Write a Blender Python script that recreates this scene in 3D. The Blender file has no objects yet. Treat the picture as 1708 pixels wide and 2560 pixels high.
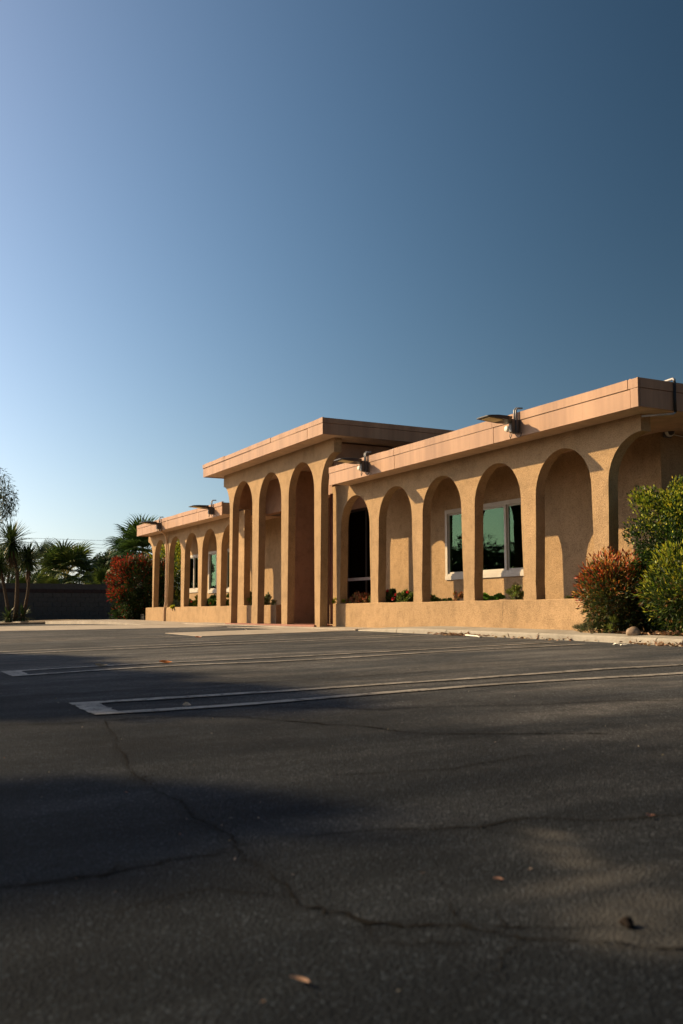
import bpy, math, random
import numpy as np
from mathutils import Vector, Matrix

sc = bpy.context.scene
R = math.radians
random.seed(7)
rng = np.random.default_rng(11)
col = sc.collection

# ------------------------------------------------------------------ camera, sky, sun, exposure
cam_d = bpy.data.cameras.new('camera')
cam = bpy.data.objects.new('camera', cam_d); col.objects.link(cam)
cam.location = (0, 0, 0.25)
cam.rotation_euler = (R(90 + 5.9), 0, R(90 - 27.3))
cam_d.sensor_fit = 'AUTO'; cam_d.sensor_width = 36
cam_d.lens = 2475 / 2560 * 36
cam_d.clip_start = 0.05; cam_d.clip_end = 2000
cam_d.dof.use_dof = True
cam_d.dof.focus_distance = 11.5
cam_d.dof.aperture_fstop = 4.0
sc.camera = cam

SUN = Vector((-1.07, -1.0, 0.80)).normalized()
world = bpy.data.worlds.new('World'); sc.world = world
world.use_nodes = True
wn = world.node_tree.nodes; wl = world.node_tree.links
bg = wn['Background']
sky = wn.new('ShaderNodeTexSky'); sky.sky_type = 'NISHITA'; sky.sun_disc = False
sky.sun_elevation = math.asin(SUN.z)
sky.sun_rotation = math.atan2(SUN.x, SUN.y)
sky.altitude = 0; sky.air_density = 1.0; sky.dust_density = 1.2; sky.ozone_density = 1.8
# the photograph's clear sky is deep at right angles to the sun (polarised) and pale towards it
tc = wn.new('ShaderNodeTexCoord'); dt = wn.new('ShaderNodeVectorMath'); dt.operation = 'DOT_PRODUCT'
dt.inputs[1].default_value = SUN[:]; wl.new(tc.outputs['Generated'], dt.inputs[0])
cl = wn.new('ShaderNodeClamp'); cl.inputs['Max'].default_value = .88; wl.new(dt.outputs['Value'], cl.inputs['Value'])
sq = wn.new('ShaderNodeMath'); sq.operation = 'MULTIPLY'; wl.new(cl.outputs[0], sq.inputs[0]); wl.new(cl.outputs[0], sq.inputs[1])
pf = wn.new('ShaderNodeMath'); pf.operation = 'MULTIPLY_ADD'; pf.inputs[1].default_value = 2.5; pf.inputs[2].default_value = .40; wl.new(sq.outputs[0], pf.inputs[0])
pm = wn.new('ShaderNodeVectorMath'); pm.operation = 'SCALE'; sz = wn.new('ShaderNodeSeparateXYZ'); wl.new(tc.outputs['Generated'], sz.inputs[0])
def expo(k, gain):                       # gain * exp(-k * sin(elevation))
    a = wn.new('ShaderNodeMath'); a.operation = 'MULTIPLY'; a.inputs[1].default_value = -k; wl.new(sz.outputs['Z'], a.inputs[0])
    mn = wn.new('ShaderNodeMath'); mn.operation = 'MINIMUM'; mn.inputs[1].default_value = 0; wl.new(a.outputs[0], mn.inputs[0])
    e = wn.new('ShaderNodeMath'); e.operation = 'EXPONENT'; wl.new(mn.outputs[0], e.inputs[0])
    g_ = wn.new('ShaderNodeMath'); g_.operation = 'MULTIPLY'; g_.inputs[1].default_value = gain; wl.new(e.outputs[0], g_.inputs[0]); return g_.outputs[0]
zc = wn.new('ShaderNodeClamp'); wl.new(sz.outputs['Z'], zc.inputs['Value'])
deep = wn.new('ShaderNodeMath'); deep.operation = 'MULTIPLY_ADD'; deep.inputs[1].default_value = -.62; deep.inputs[2].default_value = 1.05; wl.new(zc.outputs[0], deep.inputs[0])   # steadily deeper overhead
sk1 = wn.new('ShaderNodeVectorMath'); sk1.operation = 'SCALE'; wl.new(sky.outputs[0], sk1.inputs[0]); wl.new(deep.outputs[0], sk1.inputs['Scale'])
hz_ = wn.new('ShaderNodeVectorMath'); hz_.operation = 'SCALE'; hz_.inputs[0].default_value = (5.6, 3.5, 4.0); wl.new(expo(10, 1.), hz_.inputs['Scale'])   # pale haze at the horizon
sk2 = wn.new('ShaderNodeVectorMath'); sk2.operation = 'ADD'; wl.new(sk1.outputs[0], sk2.inputs[0]); wl.new(hz_.outputs[0], sk2.inputs[1])
wl.new(sk2.outputs[0], pm.inputs[0]); wl.new(pf.outputs[0], pm.inputs['Scale'])
tm = wn.new('ShaderNodeMath'); tm.operation = 'MULTIPLY'; tm.use_clamp = True; tm.inputs[1].default_value = 1.7; wl.new(sq.outputs[0], tm.inputs[0])
tint = wn.new('ShaderNodeMix'); tint.data_type = 'RGBA'; wl.new(tm.outputs[0], tint.inputs['Factor'])
tint.inputs['A'].default_value = (.78, 1.17, 1.24, 1); tint.inputs['B'].default_value = (1.08, 1.06, 1.05, 1)     # bluer away from the sun, paler towards it
pt = wn.new('ShaderNodeVectorMath'); pt.operation = 'MULTIPLY'; wl.new(tint.outputs['Result'], pt.inputs[1]); wl.new(pm.outputs[0], pt.inputs[0])
wl.new(pt.outputs[0], bg.inputs[0]); bg.inputs[1].default_value = 0.05

sun_d = bpy.data.lights.new('sun', 'SUN'); sun_d.energy = 4.2; sun_d.angle = R(0.55)
sun_d.color = (1.0, 0.73, 0.40)
sun_o = bpy.data.objects.new('sun', sun_d); col.objects.link(sun_o)
sun_o.rotation_euler = SUN.to_track_quat('Z', 'Y').to_euler()
sun_o.location = (-30, -30, 30)

vs = sc.view_settings
vs.view_transform = 'Standard'; vs.look = 'None'; vs.exposure = 0.9; vs.gamma = 1.0
vs.use_curve_mapping = False
sc.cycles.max_bounces = 8

# ------------------------------------------------------------------ helpers
def tag(o, label=None, cat=None, group=None, kind=None):
    if label: o['label'] = label
    if cat: o['category'] = cat
    if group: o['group'] = group
    if kind: o['kind'] = kind
    return o

def link(name, me, mat=None, parent=None, loc=None):
    o = bpy.data.objects.new(name, me); col.objects.link(o)
    if mat is not None and me is not None and len(me.materials) == 0: me.materials.append(mat)
    if parent is not None: o.parent = parent
    if loc is not None: o.location = loc
    return o

def empty(name, loc, rz=0):
    o = bpy.data.objects.new(name, None); col.objects.link(o)
    o.location = loc; o.rotation_euler = (0, 0, rz); o.empty_display_size = .2
    return o

def copy_tree(o, parent=None):
    c = o.copy(); col.objects.link(c); c.parent = parent
    for ch in list(o.children): copy_tree(ch, c)
    return c

class MB:
    """collects shapes; build() links them as one mesh object"""
    def __init__(s): s.v = []; s.f = []; s.sm = False
    def add(s, vs_, fs):
        n = len(s.v); s.v += [tuple(p) for p in vs_]; s.f += [tuple(i + n for i in q) for q in fs]; return s
    def box(s, x0, x1, y0, y1, z0, z1, b=0):
        if b <= 0:
            return s.add([(x, y, z) for z in (z0, z1) for y in (y0, y1) for x in (x0, x1)],
                         [(0, 2, 3, 1), (4, 5, 7, 6), (0, 1, 5, 4), (2, 6, 7, 3), (0, 4, 6, 2), (1, 3, 7, 5)])
        # chamfered box
        pts = []; idx = {}
        for sx in (0, 1):
            for sy in (0, 1):
                for sz in (0, 1):
                    X = (x0, x1)[sx]; Y = (y0, y1)[sy]; Z = (z0, z1)[sz]
                    dx, dy, dz = (b, -b)[sx], (b, -b)[sy], (b, -b)[sz]
                    for k, p in enumerate([(X, Y + dy, Z + dz), (X + dx, Y, Z + dz), (X + dx, Y + dy, Z)]):
                        idx[sx, sy, sz, k] = len(pts); pts.append(p)
        g = lambda a, b_, c, k: idx[a, b_, c, k]
        F = []
        for a in (0, 1):
            q = [g(a, 0, 0, 0), g(a, 1, 0, 0), g(a, 1, 1, 0), g(a, 0, 1, 0)]; F.append(q if a else q[::-1])
            q = [g(0, a, 0, 1), g(0, a, 1, 1), g(1, a, 1, 1), g(1, a, 0, 1)]; F.append(q if a else q[::-1])
            q = [g(0, 0, a, 2), g(1, 0, a, 2), g(1, 1, a, 2), g(0, 1, a, 2)]; F.append(q if a else q[::-1])
        for a in (0, 1):
            for c in (0, 1):
                F.append([g(0, a, c, 1), g(1, a, c, 1), g(1, a, c, 2), g(0, a, c, 2)])
                F.append([g(a, 0, c, 0), g(a, 1, c, 0), g(a, 1, c, 2), g(a, 0, c, 2)])
                F.append([g(a, c, 0, 0), g(a, c, 1, 0), g(a, c, 1, 1), g(a, c, 0, 1)])
        for a in (0, 1):
            for c in (0, 1):
                for d in (0, 1): F.append([g(a, c, d, 0), g(a, c, d, 1), g(a, c, d, 2)])
        return s.add(pts, F)
    def prism(s, poly, z0, z1):
        n = len(poly)
        zf0 = z0 if callable(z0) else (lambda x, y: z0); zf1 = z1 if callable(z1) else (lambda x, y: z1)
        vs_ = [(x, y, zf0(x, y)) for x, y in poly] + [(x, y, zf1(x, y)) for x, y in poly]
        fs = [tuple(range(n))[::-1], tuple(range(n, 2 * n))] + [(i, (i + 1) % n, n + (i + 1) % n, n + i) for i in range(n)]
        return s.add(vs_, fs)
    def tube(s, pts, rad, k=8, cap=True):
        pts = [Vector(p) for p in pts]; n = len(pts); rs = rad if hasattr(rad, '__len__') else [rad] * n
        vs_ = []; prev = None
        for i, p in enumerate(pts):
            t = (pts[min(i + 1, n - 1)] - pts[max(i - 1, 0)]).normalized()
            if prev is None:
                a = Vector((0, 0, 1)) if abs(t.z) < .9 else Vector((1, 0, 0)); u = t.cross(a).normalized()
            else:
                u = (prev - t * prev.dot(t)).normalized()
            prev = u; w = t.cross(u)
            for j in range(k):
                a = 2 * math.pi * j / k; vs_.append(p + (u * math.cos(a) + w * math.sin(a)) * rs[i])
        fs = [(i * k + j, i * k + (j + 1) % k, (i + 1) * k + (j + 1) % k, (i + 1) * k + j) for i in range(n - 1) for j in range(k)]
        if cap: fs += [tuple(range(k))[::-1], tuple(range((n - 1) * k, n * k))]
        return s.add(vs_, fs)
    def build(s, name, mat, parent=None, smooth=False, loc=None):
        me = bpy.data.meshes.new(name); me.from_pydata(s.v, [], s.f); me.update()
        import bmesh
        bm = bmesh.new(); bm.from_mesh(me); bmesh.ops.recalc_face_normals(bm, faces=bm.faces); bm.to_mesh(me); bm.free()
        if smooth: me.shade_smooth()
        return link(name, me, mat, parent, loc)

def quads_mesh(name, V, F, C=None, smooth=False):
    """fast numpy quad mesh; V Nx3, F Mx4, C Nx3 point colours"""
    me = bpy.data.meshes.new(name)
    V = np.asarray(V, np.float32); F = np.asarray(F, np.int32); m, k = F.shape
    me.vertices.add(len(V)); me.vertices.foreach_set('co', V.ravel())
    me.loops.add(m * k); me.loops.foreach_set('vertex_index', F.ravel())
    me.polygons.add(m); me.polygons.foreach_set('loop_start', np.arange(0, m * k, k, dtype=np.int32))
    me.polygons.foreach_set('loop_total', np.full(m, k, np.int32))
    me.update(calc_edges=True)
    if C is not None:
        at = me.color_attributes.new('Col', 'FLOAT_COLOR', 'POINT')
        c4 = np.ones((len(V), 4), np.float32); c4[:, :3] = C; at.data.foreach_set('color', c4.ravel())
    if smooth: me.shade_smooth()
    return me

# ------------------------------------------------------------------ materials
class Mat:
    def __init__(s, name, rough=.8, spec=.3, metal=0):
        s.m = bpy.data.materials.new(name); s.m.use_nodes = True; s.n = s.m.node_tree.nodes; s.l = s.m.node_tree.links
        s.b = s.n['Principled BSDF']; s.b.inputs['Roughness'].default_value = rough
        s.b.inputs['Specular IOR Level'].default_value = spec; s.b.inputs['Metallic'].default_value = metal
        s.geo = None
    def pos(s, scale=(1, 1, 1)):
        if s.geo is None: s.geo = s.n.new('ShaderNodeNewGeometry')
        mp = s.n.new('ShaderNodeMapping'); mp.inputs['Scale'].default_value = scale
        s.l.new(s.geo.outputs['Position'], mp.inputs['Vector']); return mp.outputs[0]
    def noise(s, scale, detail=4, rough=.6, stretch=(1, 1, 1)):
        t = s.n.new('ShaderNodeTexNoise'); t.inputs['Scale'].default_value = scale; t.inputs['Detail'].default_value = detail
        t.inputs['Roughness'].default_value = rough; s.l.new(s.pos(stretch), t.inputs['Vector']); return t.outputs['Fac']
    def voro(s, scale, feature='F1', stretch=(1, 1, 1), out='Distance'):
        t = s.n.new('ShaderNodeTexVoronoi'); t.inputs['Scale'].default_value = scale; t.feature = feature
        s.l.new(s.pos(stretch), t.inputs['Vector']); return t.outputs[out]
    def ramp(s, fac, stops):
        r_ = s.n.new('ShaderNodeValToRGB'); e = r_.color_ramp.elements
        while len(e) < len(stops): e.new(.5)
        for q, (p, c) in zip(e, stops):
            q.position = p; q.color = (*c, 1) if hasattr(c, '__len__') else (c, c, c, 1)
        s.l.new(fac, r_.inputs[0]); return r_.outputs[0]
    def mix(s, fac, a, b, mode='MIX'):
        x = s.n.new('ShaderNodeMix'); x.data_type = 'RGBA'; x.blend_type = mode
        for sock, val in ((x.inputs['Factor'], fac), (x.inputs['A'], a), (x.inputs['B'], b)):
            if isinstance(val, bpy.types.NodeSocket): s.l.new(val, sock)
            elif hasattr(val, '__len__'): sock.default_value = (*val, 1)
            else: sock.default_value = val
        return x.outputs['Result']
    def math(s, op, a, b=0.):
        x = s.n.new('ShaderNodeMath'); x.operation = op
        for i, val in enumerate((a, b)):
            if isinstance(val, bpy.types.NodeSocket): s.l.new(val, x.inputs[i])
            else: x.inputs[i].default_value = val
        return x.outputs[0]
    def attr(s, name='Col'):
        a = s.n.new('ShaderNodeAttribute'); a.attribute_name = name; return a
    def color(s, c):
        if isinstance(c, bpy.types.NodeSocket): s.l.new(c, s.b.inputs['Base Color'])
        else: s.b.inputs['Base Color'].default_value = (*c, 1)
        return s
    def rough(s, c): s.l.new(c, s.b.inputs['Roughness']); return s
    def bump(s, h, strength=.5, dist=.01):
        n = s.n.new('ShaderNodeBump'); n.inputs['Strength'].default_value = strength; n.inputs['Distance'].default_value = dist
        s.l.new(h, n.inputs['Height'])
        if s.b.inputs['Normal'].is_linked: s.l.new(s.b.inputs['Normal'].links[0].from_socket, n.inputs['Normal'])
        s.l.new(n.outputs[0], s.b.inputs['Normal']); return s

def plain(name, c, rough=.7, spec=.3, metal=0, var=.15, sc_=6):
    m = Mat(name, rough, spec, metal)
    f = m.noise(sc_, 4)
    lo = tuple(x * (1 - var) for x in c); hi = tuple(min(1, x * (1 + var)) for x in c)
    m.color(m.ramp(f, [(.3, lo), (.7, hi)])); return m.m

def stucco_mat(name, c, grain=1.0):
    m = Mat(name, .92, .15)
    big = m.noise(.9, 4); mid = m.noise(7, 4, .6, (1, 1, .8)); fine = m.noise(75, 3, .55)
    base = m.ramp(big, [(.3, tuple(x * .84 for x in c)), (.7, tuple(x * 1.08 for x in c))])
    st = m.ramp(mid, [(.32, .70), (.55, 1.0)]); run = m.ramp(m.noise(1.9, 5, .7, (1.3, 1.3, .6)), [(.30, .80), (.46, 1.0)])
    c1 = m.mix(.6, base, st, 'MULTIPLY'); c1 = m.mix(.55, c1, run, 'MULTIPLY')
    sp = m.ramp(fine, [(.36, .52), (.53, 1.06)])
    m.color(m.mix(.6 * grain, c1, sp, 'MULTIPLY'))
    v = m.voro(48)
    m.bump(fine, .75 * grain, .012); m.bump(v, .3 * grain, .01); m.bump(mid, .35, .01)
    return m.m

M = {}
STU = (.420, .282, .156)
M['stucco'] = stucco_mat('stucco_sand', STU)
M['stucco_in'] = stucco_mat('stucco_brown', (.40, .25, .17), .6)
def fascia_mat():
    m = Mat('painted_fascia', .6, .3)
    a = m.noise(3.0, 5, .65, (1, 1, .08)); b = m.noise(13, 3, .6, (1, 1, .05)); c = m.noise(1.2, 3)
    base = m.ramp(a, [(.34, (.29, .165, .104)), (.5, (.375, .218, .134)), (.66, (.44, .262, .162))])
    k = m.mix(.35, base, m.ramp(b, [(.35, .75), (.6, 1.0)]), 'MULTIPLY')
    m.color(m.mix(.35, k, m.ramp(c, [(.35, .8), (.65, 1.05)]), 'MULTIPLY'))
    m.bump(m.noise(30, 3), .2, .004); return m.m
M['fascia'] = fascia_mat()
M['soffit'] = plain('soffit_paint', (.58, .41, .28), .8, .2)
M['roof'] = plain('roof_gravel', (.24, .21, .19), .95, .1, sc_=30)
M['flash_edge'] = plain('flashing_edge', (.55, .50, .45), .5, .4)

def asphalt_mat():
    m = Mat('asphalt', .9, .06)
    big = m.noise(.55, 5, .6); streak = m.noise(1.0, 5, .6, (2.6, .5, 1)); mid = m.noise(6, 5, .65); fine = m.noise(190, 3, .7)
    base = m.ramp(streak, [(.3, (.030, .034, .039)), (.5, (.056, .058, .060)), (.72, (.112, .108, .104))])
    base = m.mix(.55, base, m.ramp(big, [(.3, .45), (.7, 1.3)]), 'MULTIPLY')
    base = m.mix(.5, base, m.ramp(mid, [(.3, .62), (.7, 1.2)]), 'MULTIPLY')
    # foreground and tree-shadow shade put into the asphalt colour; paler towards the building
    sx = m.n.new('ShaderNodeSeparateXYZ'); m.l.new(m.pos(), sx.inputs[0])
    shade_tone = m.ramp(m.math('MULTIPLY', m.math('ADD', m.math('ADD', m.math('MULTIPLY', sx.outputs[0], -.06), m.math('MULTIPLY', sx.outputs[1], .16)), m.math('MULTIPLY', m.noise(1.1, 5), .30)), .6), [(.17, (.135, .18, .24)), (.42, (.32, .365, .44)), (.75, (1.5, 1.48, 1.48))])
    base = m.mix(1.0, base, shade_tone, 'MULTIPLY')
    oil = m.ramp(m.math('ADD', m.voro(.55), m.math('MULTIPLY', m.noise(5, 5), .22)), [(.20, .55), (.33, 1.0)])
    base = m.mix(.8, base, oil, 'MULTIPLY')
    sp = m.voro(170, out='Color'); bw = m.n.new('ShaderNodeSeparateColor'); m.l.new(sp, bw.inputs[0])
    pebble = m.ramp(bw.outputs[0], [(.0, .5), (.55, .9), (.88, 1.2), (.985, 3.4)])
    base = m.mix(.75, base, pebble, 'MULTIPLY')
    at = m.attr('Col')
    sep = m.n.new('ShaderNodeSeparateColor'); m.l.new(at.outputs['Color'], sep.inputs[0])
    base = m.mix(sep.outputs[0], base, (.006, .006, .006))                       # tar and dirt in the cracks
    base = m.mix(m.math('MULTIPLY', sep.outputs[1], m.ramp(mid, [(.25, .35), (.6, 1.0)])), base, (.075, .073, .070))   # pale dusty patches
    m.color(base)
    d = m.voro(150)
    m.bump(d, .8, .004); m.bump(fine, .6, .003); m.bump(mid, .12, .01)
    return m.m
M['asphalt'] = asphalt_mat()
def paint_mat():
    m = Mat('stripe_paint', .75, .3)
    w = m.ramp(m.noise(16, 7, .75), [(.40, 0.), (.48, 1.)]); big = m.ramp(m.noise(3.0, 4), [(.3, .35), (.55, 1.)])
    f = m.math('MULTIPLY', w, big)
    tone = m.ramp(m.noise(2.2, 4), [(.3, (.22, .205, .185)), (.7, (.34, .315, .28))])
    m.color(m.mix(f, (.045, .043, .041), tone)); m.bump(m.voro(95), .7, .005); return m.m
M['paint'] = paint_mat()
def concrete_mat(name, c):
    m = Mat(name, .88, .2)
    a = m.noise(1.4, 6, .65); b = m.noise(22, 4); st = m.noise(3, 5, .7, (1, 1, .2))
    k = m.ramp(a, [(.3, tuple(x * .72 for x in c)), (.7, tuple(x * 1.1 for x in c))])
    k = m.mix(.5, k, m.ramp(st, [(.35, .7), (.6, 1.)]), 'MULTIPLY')
    m.color(m.mix(.4, k, m.ramp(b, [(.35, .75), (.6, 1.05)]), 'MULTIPLY')); m.bump(b, .35, .006); return m.m
M['concrete'] = concrete_mat('concrete', (.42, .37, .31))
M['curb'] = concrete_mat('curb_concrete', (.37, .34, .29))
M['red_tile'] = plain('red_tile', (.26, .11, .075), .6, .3)
M['soil'] = plain('planter_soil', (.085, .055, .038), .95, .1, sc_=25, var=.4)
M['dirt'] = plain('dry_earth', (.20, .155, .11), .95, .1, sc_=3, var=.3)
M['block'] = plain('grey_block', (.10, .095, .09), .9, .15, sc_=9)
M['cap_block'] = plain('brown_cap_block', (.06, .042, .04), .9, .15, sc_=9)
M['white'] = plain('window_vinyl', (.50, .46, .40), .5, .3, var=.08)
M['bronze'] = plain('dark_bronze', (.02, .018, .016), .4, .4)
M['rail'] = plain('aluminium_rail', (.42, .37, .34), .4, .5)
M['lamp_black'] = plain('lamp_housing', (.022, .022, .024), .45, .45)
M['lamp_grey'] = plain('lamp_bracket', (.10, .095, .095), .5, .4)
M['lens'] = plain('lamp_lens', (.85, .72, .38), .35, .5, var=.08, sc_=40)
M['pvc'] = plain('white_plastic', (.72, .70, .62), .5, .4, var=.05)
M['galv'] = plain('galvanised', (.30, .30, .31), .55, .4, .3)
M['cable'] = plain('black_cable', (.012, .012, .012), .5, .4)
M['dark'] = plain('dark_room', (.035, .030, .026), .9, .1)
M['curtain'] = plain('curtain_cloth', (.55, .46, .36), .9, .1)
M['blind'] = plain('blind_slat', (.55, .44, .33), .7, .2)
M['rock'] = plain('river_rock', (.27, .20, .145), .9, .1, sc_=18, var=.4)
M['bark'] = plain('bark', (.10, .075, .055), .95, .1, sc_=18, var=.4)
M['palebark'] = plain('pale_bark', (.24, .20, .165), .95, .1, sc_=12, var=.3)
M['maroon'] = plain('maroon_paint', (.20, .075, .06), .5, .35)
M['rubber'] = plain('black_rubber', (.012, .012, .012), .8, .2)
M['wood'] = plain('pole_wood', (.13, .095, .07), .9, .1)
M['chip'] = plain('dark_stone', (.018, .014, .012), .95, .05)
M['paper'] = plain('paper_litter', (.7, .66, .58), .8, .2)

def glass_mat(name, tint, refl):
    m = bpy.data.materials.new(name); m.use_nodes = True; n = m.node_tree.nodes; l = m.node_tree.links
    out = n['Material Output']; n.remove(n['Principled BSDF'])
    tr = n.new('ShaderNodeBsdfTransparent'); tr.inputs[0].default_value = (*tint, 1)
    gl = n.new('ShaderNodeBsdfGlossy'); gl.inputs[0].default_value = (*refl, 1); gl.inputs['Roughness'].default_value = .02
    nz = n.new('ShaderNodeTexNoise'); nz.inputs['Scale'].default_value = 1.6
    ge = n.new('ShaderNodeNewGeometry'); l.new(ge.outputs['Position'], nz.inputs['Vector'])
    bp = n.new('ShaderNodeBump'); bp.inputs['Strength'].default_value = .06; bp.inputs['Distance'].default_value = .02
    l.new(nz.outputs['Fac'], bp.inputs['Height']); l.new(bp.outputs[0], gl.inputs['Normal'])
    fr = n.new('ShaderNodeFresnel'); fr.inputs[0].default_value = 1.5
    mx = n.new('ShaderNodeMixShader'); l.new(fr.outputs[0], mx.inputs[0]); l.new(tr.outputs[0], mx.inputs[1]); l.new(gl.outputs[0], mx.inputs[2])
    l.new(mx.outputs[0], out.inputs[0]); return m
M['glass'] = glass_mat('tinted_window_glass', (.66, .74, .68), (.34, .66, .46))
M['black_glass'] = glass_mat('dark_storefront_glass', (.10, .10, .10), (.16, .16, .17))

def leaf_mat(name, trans=.35, rough=.5):
    m = bpy.data.materials.new(name); m.use_nodes = True; n = m.node_tree.nodes; l = m.node_tree.links
    b = n['Principled BSDF']; b.inputs['Roughness'].default_value = rough; b.inputs['Specular IOR Level'].default_value = .3
    a = n.new('ShaderNodeAttribute'); a.attribute_name = 'Col'
    l.new(a.outputs['Color'], b.inputs['Base Color'])
    t = n.new('ShaderNodeBsdfTranslucent'); l.new(a.outputs['Color'], t.inputs[0])
    mx = n.new('ShaderNodeMixShader'); mx.inputs[0].default_value = trans
    l.new(b.outputs[0], mx.inputs[1]); l.new(t.outputs[0], mx.inputs[2]); l.new(mx.outputs[0], n['Material Output'].inputs[0]); return m
M['leaf'] = leaf_mat('leaf', .30)
M['blade'] = leaf_mat('palm_blade', .25, .45)

# ------------------------------------------------------------------ ground
def gz(x, y):
    x = np.asarray(x, float); y = np.asarray(y, float)
    return -.345 - .007 * np.clip(x, -20, 25) + .025 * np.clip(y, -6, 9) - .008 * np.clip(-31 - x, 0, 12)

def axis(segs):
    out = []
    for a, b, st in segs: out += list(np.linspace(a, b, max(2, int(round((b - a) / st)) + 1))[:-1])
    return np.array(out + [segs[-1][1]])

def seg_dist(P, line):
    d = np.full(len(P), 9.)
    for (a, b) in zip(line[:-1], line[1:]):
        a = np.array(a); b = np.array(b); ab = b - a
        t = np.clip(((P - a) @ ab) / (ab @ ab), 0, 1); d = np.minimum(d, np.hypot(*(P - a - t[:, None] * ab).T))
    return d

def jitter(line, amp, n):
    out = []
    for (a, b) in zip(line[:-1], line[1:]):
        a = np.array(a); b = np.array(b)
        for k in range(n): out.append(a + (b - a) * k / n + rng.normal(0, amp, 2))
    return out + [np.array(line[-1])]

cracks = [
    (jitter([(-2.25, .05), (-2.25, .35), (-2.22, .56), (-2.25, .73), (-2.26, .86)], .008, 4), .006, .010),
    (jitter([(-5.0, 1.25), (-4.08, 1.08), (-3.43, .98), (-2.96, .96), (-2.57, .93), (-2.35, .92), (-2.19, .88), (-2.06, .87)], .012, 3), .006, .008),
    (jitter([(-2.06, .87), (-1.92, .86), (-1.78, .84), (-1.71, .88), (-1.63, .90), (-1.58, .95), (-1.54, 1.03), (-1.47, 1.05), (-1.40, 1.10), (-1.32, 1.19), (-1.25, 1.25), (-1.0, 1.55)], .006, 3), .004, .008),
    (jitter([(-2.30, 1.1), (-2.26, 1.28), (-2.19, 1.40), (-2.15, 1.51), (-2.18, 1.64), (-2.13, 1.72), (-2.02, 1.82), (-1.99, 1.95), (-1.98, 2.04), (-1.9, 2.6)], .007, 3), .005, .008),
    (jitter([(-5.1, .3), (-5.08, .76), (-4.99, 1.06), (-5.04, 1.33), (-5.02, 1.66), (-4.83, 1.93), (-4.42, 2.04), (-4.17, 2.19), (-3.6, 2.3), (-3.2, 2.9)], .02, 3), .008, .008),
    (jitter([(-5.4, 2.0), (-4.7, 2.6), (-4.2, 3.6), (-3.8, 4.6)], .03, 4), .012, .006),
    (jitter([(-6.6, .6), (-6.5, 1.5), (-6.7, 2.6), (-6.6, 4.2)], .03, 4), .014, .006),
    (jitter([(-1.95, .55), (-2.0, .7), (-1.86, .84)], .01, 3), .004, .006),
    (jitter([(-1.63, .90), (-1.56, .86), (-1.5, .9), (-1.46, 1.0)], .006, 3), .004, .005),
    (jitter([(-3.0, 1.55), (-2.9, 1.9), (-2.95, 2.3)], .012, 3), .006, .006),
]
blobs = [((-1.62, 1.42), .05, .16), ((-1.45, 1.40), .07, .10), ((-1.40, 1.30), .10, .10), ((-1.35, 1.22), .06, .06), ((-1.27, 1.31), .05, .09),
         ((-1.75, 1.48), .07, .05), ((-1.85, 1.52), .08, .045), ((-1.98, 1.60), .07, .04)]
xs = axis([(-70, -30, 4), (-30, -8.5, .5), (-8.5, -4.6, .03), (-4.6, -.95, .0095), (-.95, 1, .06), (1, 25, 2)])
ys = axis([(-40, -8, 4), (-8, -1, .5), (-1, .1, .04), (.1, 2.5, .0095), (2.5, 6.5, .035), (6.5, 8.3, .06), (8.3, 12, .6)])
gx, gy = np.meshgrid(xs, ys); P = np.c_[gx.ravel(), gy.ravel()]
Z = gz(P[:, 0], P[:, 1])
fad = np.clip((9 - np.hypot(P[:, 0], P[:, 1])) / 4, 0, 1)
lows = sum(a * np.sin(P[:, 0] * fx + P[:, 1] * fy + ph) for a, fx, fy, ph in ((.006, 1.1, 1.7, .3), (.004, 2.3, -1.9, 1.1), (.0008, 4.1, 3.3, 2.), (.0004, -5.3, 6.1, .5)))
Z = Z + lows * np.clip((12 - np.hypot(P[:, 0], P[:, 1])) / 4, 0, 1)
cr = np.zeros(len(P)); pale = np.zeros(len(P))
near = (P[:, 0] > -8.6) & (P[:, 0] < -.9) & (P[:, 1] > -.2) & (P[:, 1] < 6)
idx = np.where(near)[0]; Pn = P[idx]
wob = 1 + .7 * np.sin(Pn[:, 0] * 23 + 1) * np.sin(Pn[:, 1] * 31)
for line, w, dep in cracks:
    la = np.array(line); bb = (Pn[:, 0] > la[:, 0].min() - .3) & (Pn[:, 0] < la[:, 0].max() + .3) & (Pn[:, 1] > la[:, 1].min() - .3) & (Pn[:, 1] < la[:, 1].max() + .3)
    if not bb.any(): continue
    j = idx[bb]; d = seg_dist(P[j], line)
    ww = w * np.clip(wob[bb], .25, 2)
    k = np.clip(1.6 - d / ww, 0, 1)
    cr[j] = np.maximum(cr[j], .45 * k); Z[j] -= .2 * dep * k
    halo = np.exp(-(d / (w * 5)) ** 2); cr[j] = np.maximum(cr[j], .22 * halo)
for (cx, cy), ax, ay in blobs:
    d = ((P[:, 0] - cx) / ax) ** 2 + ((P[:, 1] - cy) / ay) ** 2
    pale = np.maximum(pale, .75 * np.exp(-d * .8))
def lotz(x, y):
    lw = sum(a * math.sin(x * fx + y * fy + ph) for a, fx, fy, ph in ((.006, 1.1, 1.7, .3), (.004, 2.3, -1.9, 1.1), (.0008, 4.1, 3.3, 2.), (.0004, -5.3, 6.1, .5)))
    return float(gz(x, y)) + lw * min(1, max(0, (12 - math.hypot(x, y)) / 4))
M['crack'] = plain('crack_dirt', (.011, .0105, .010), .98, .02)
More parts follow.
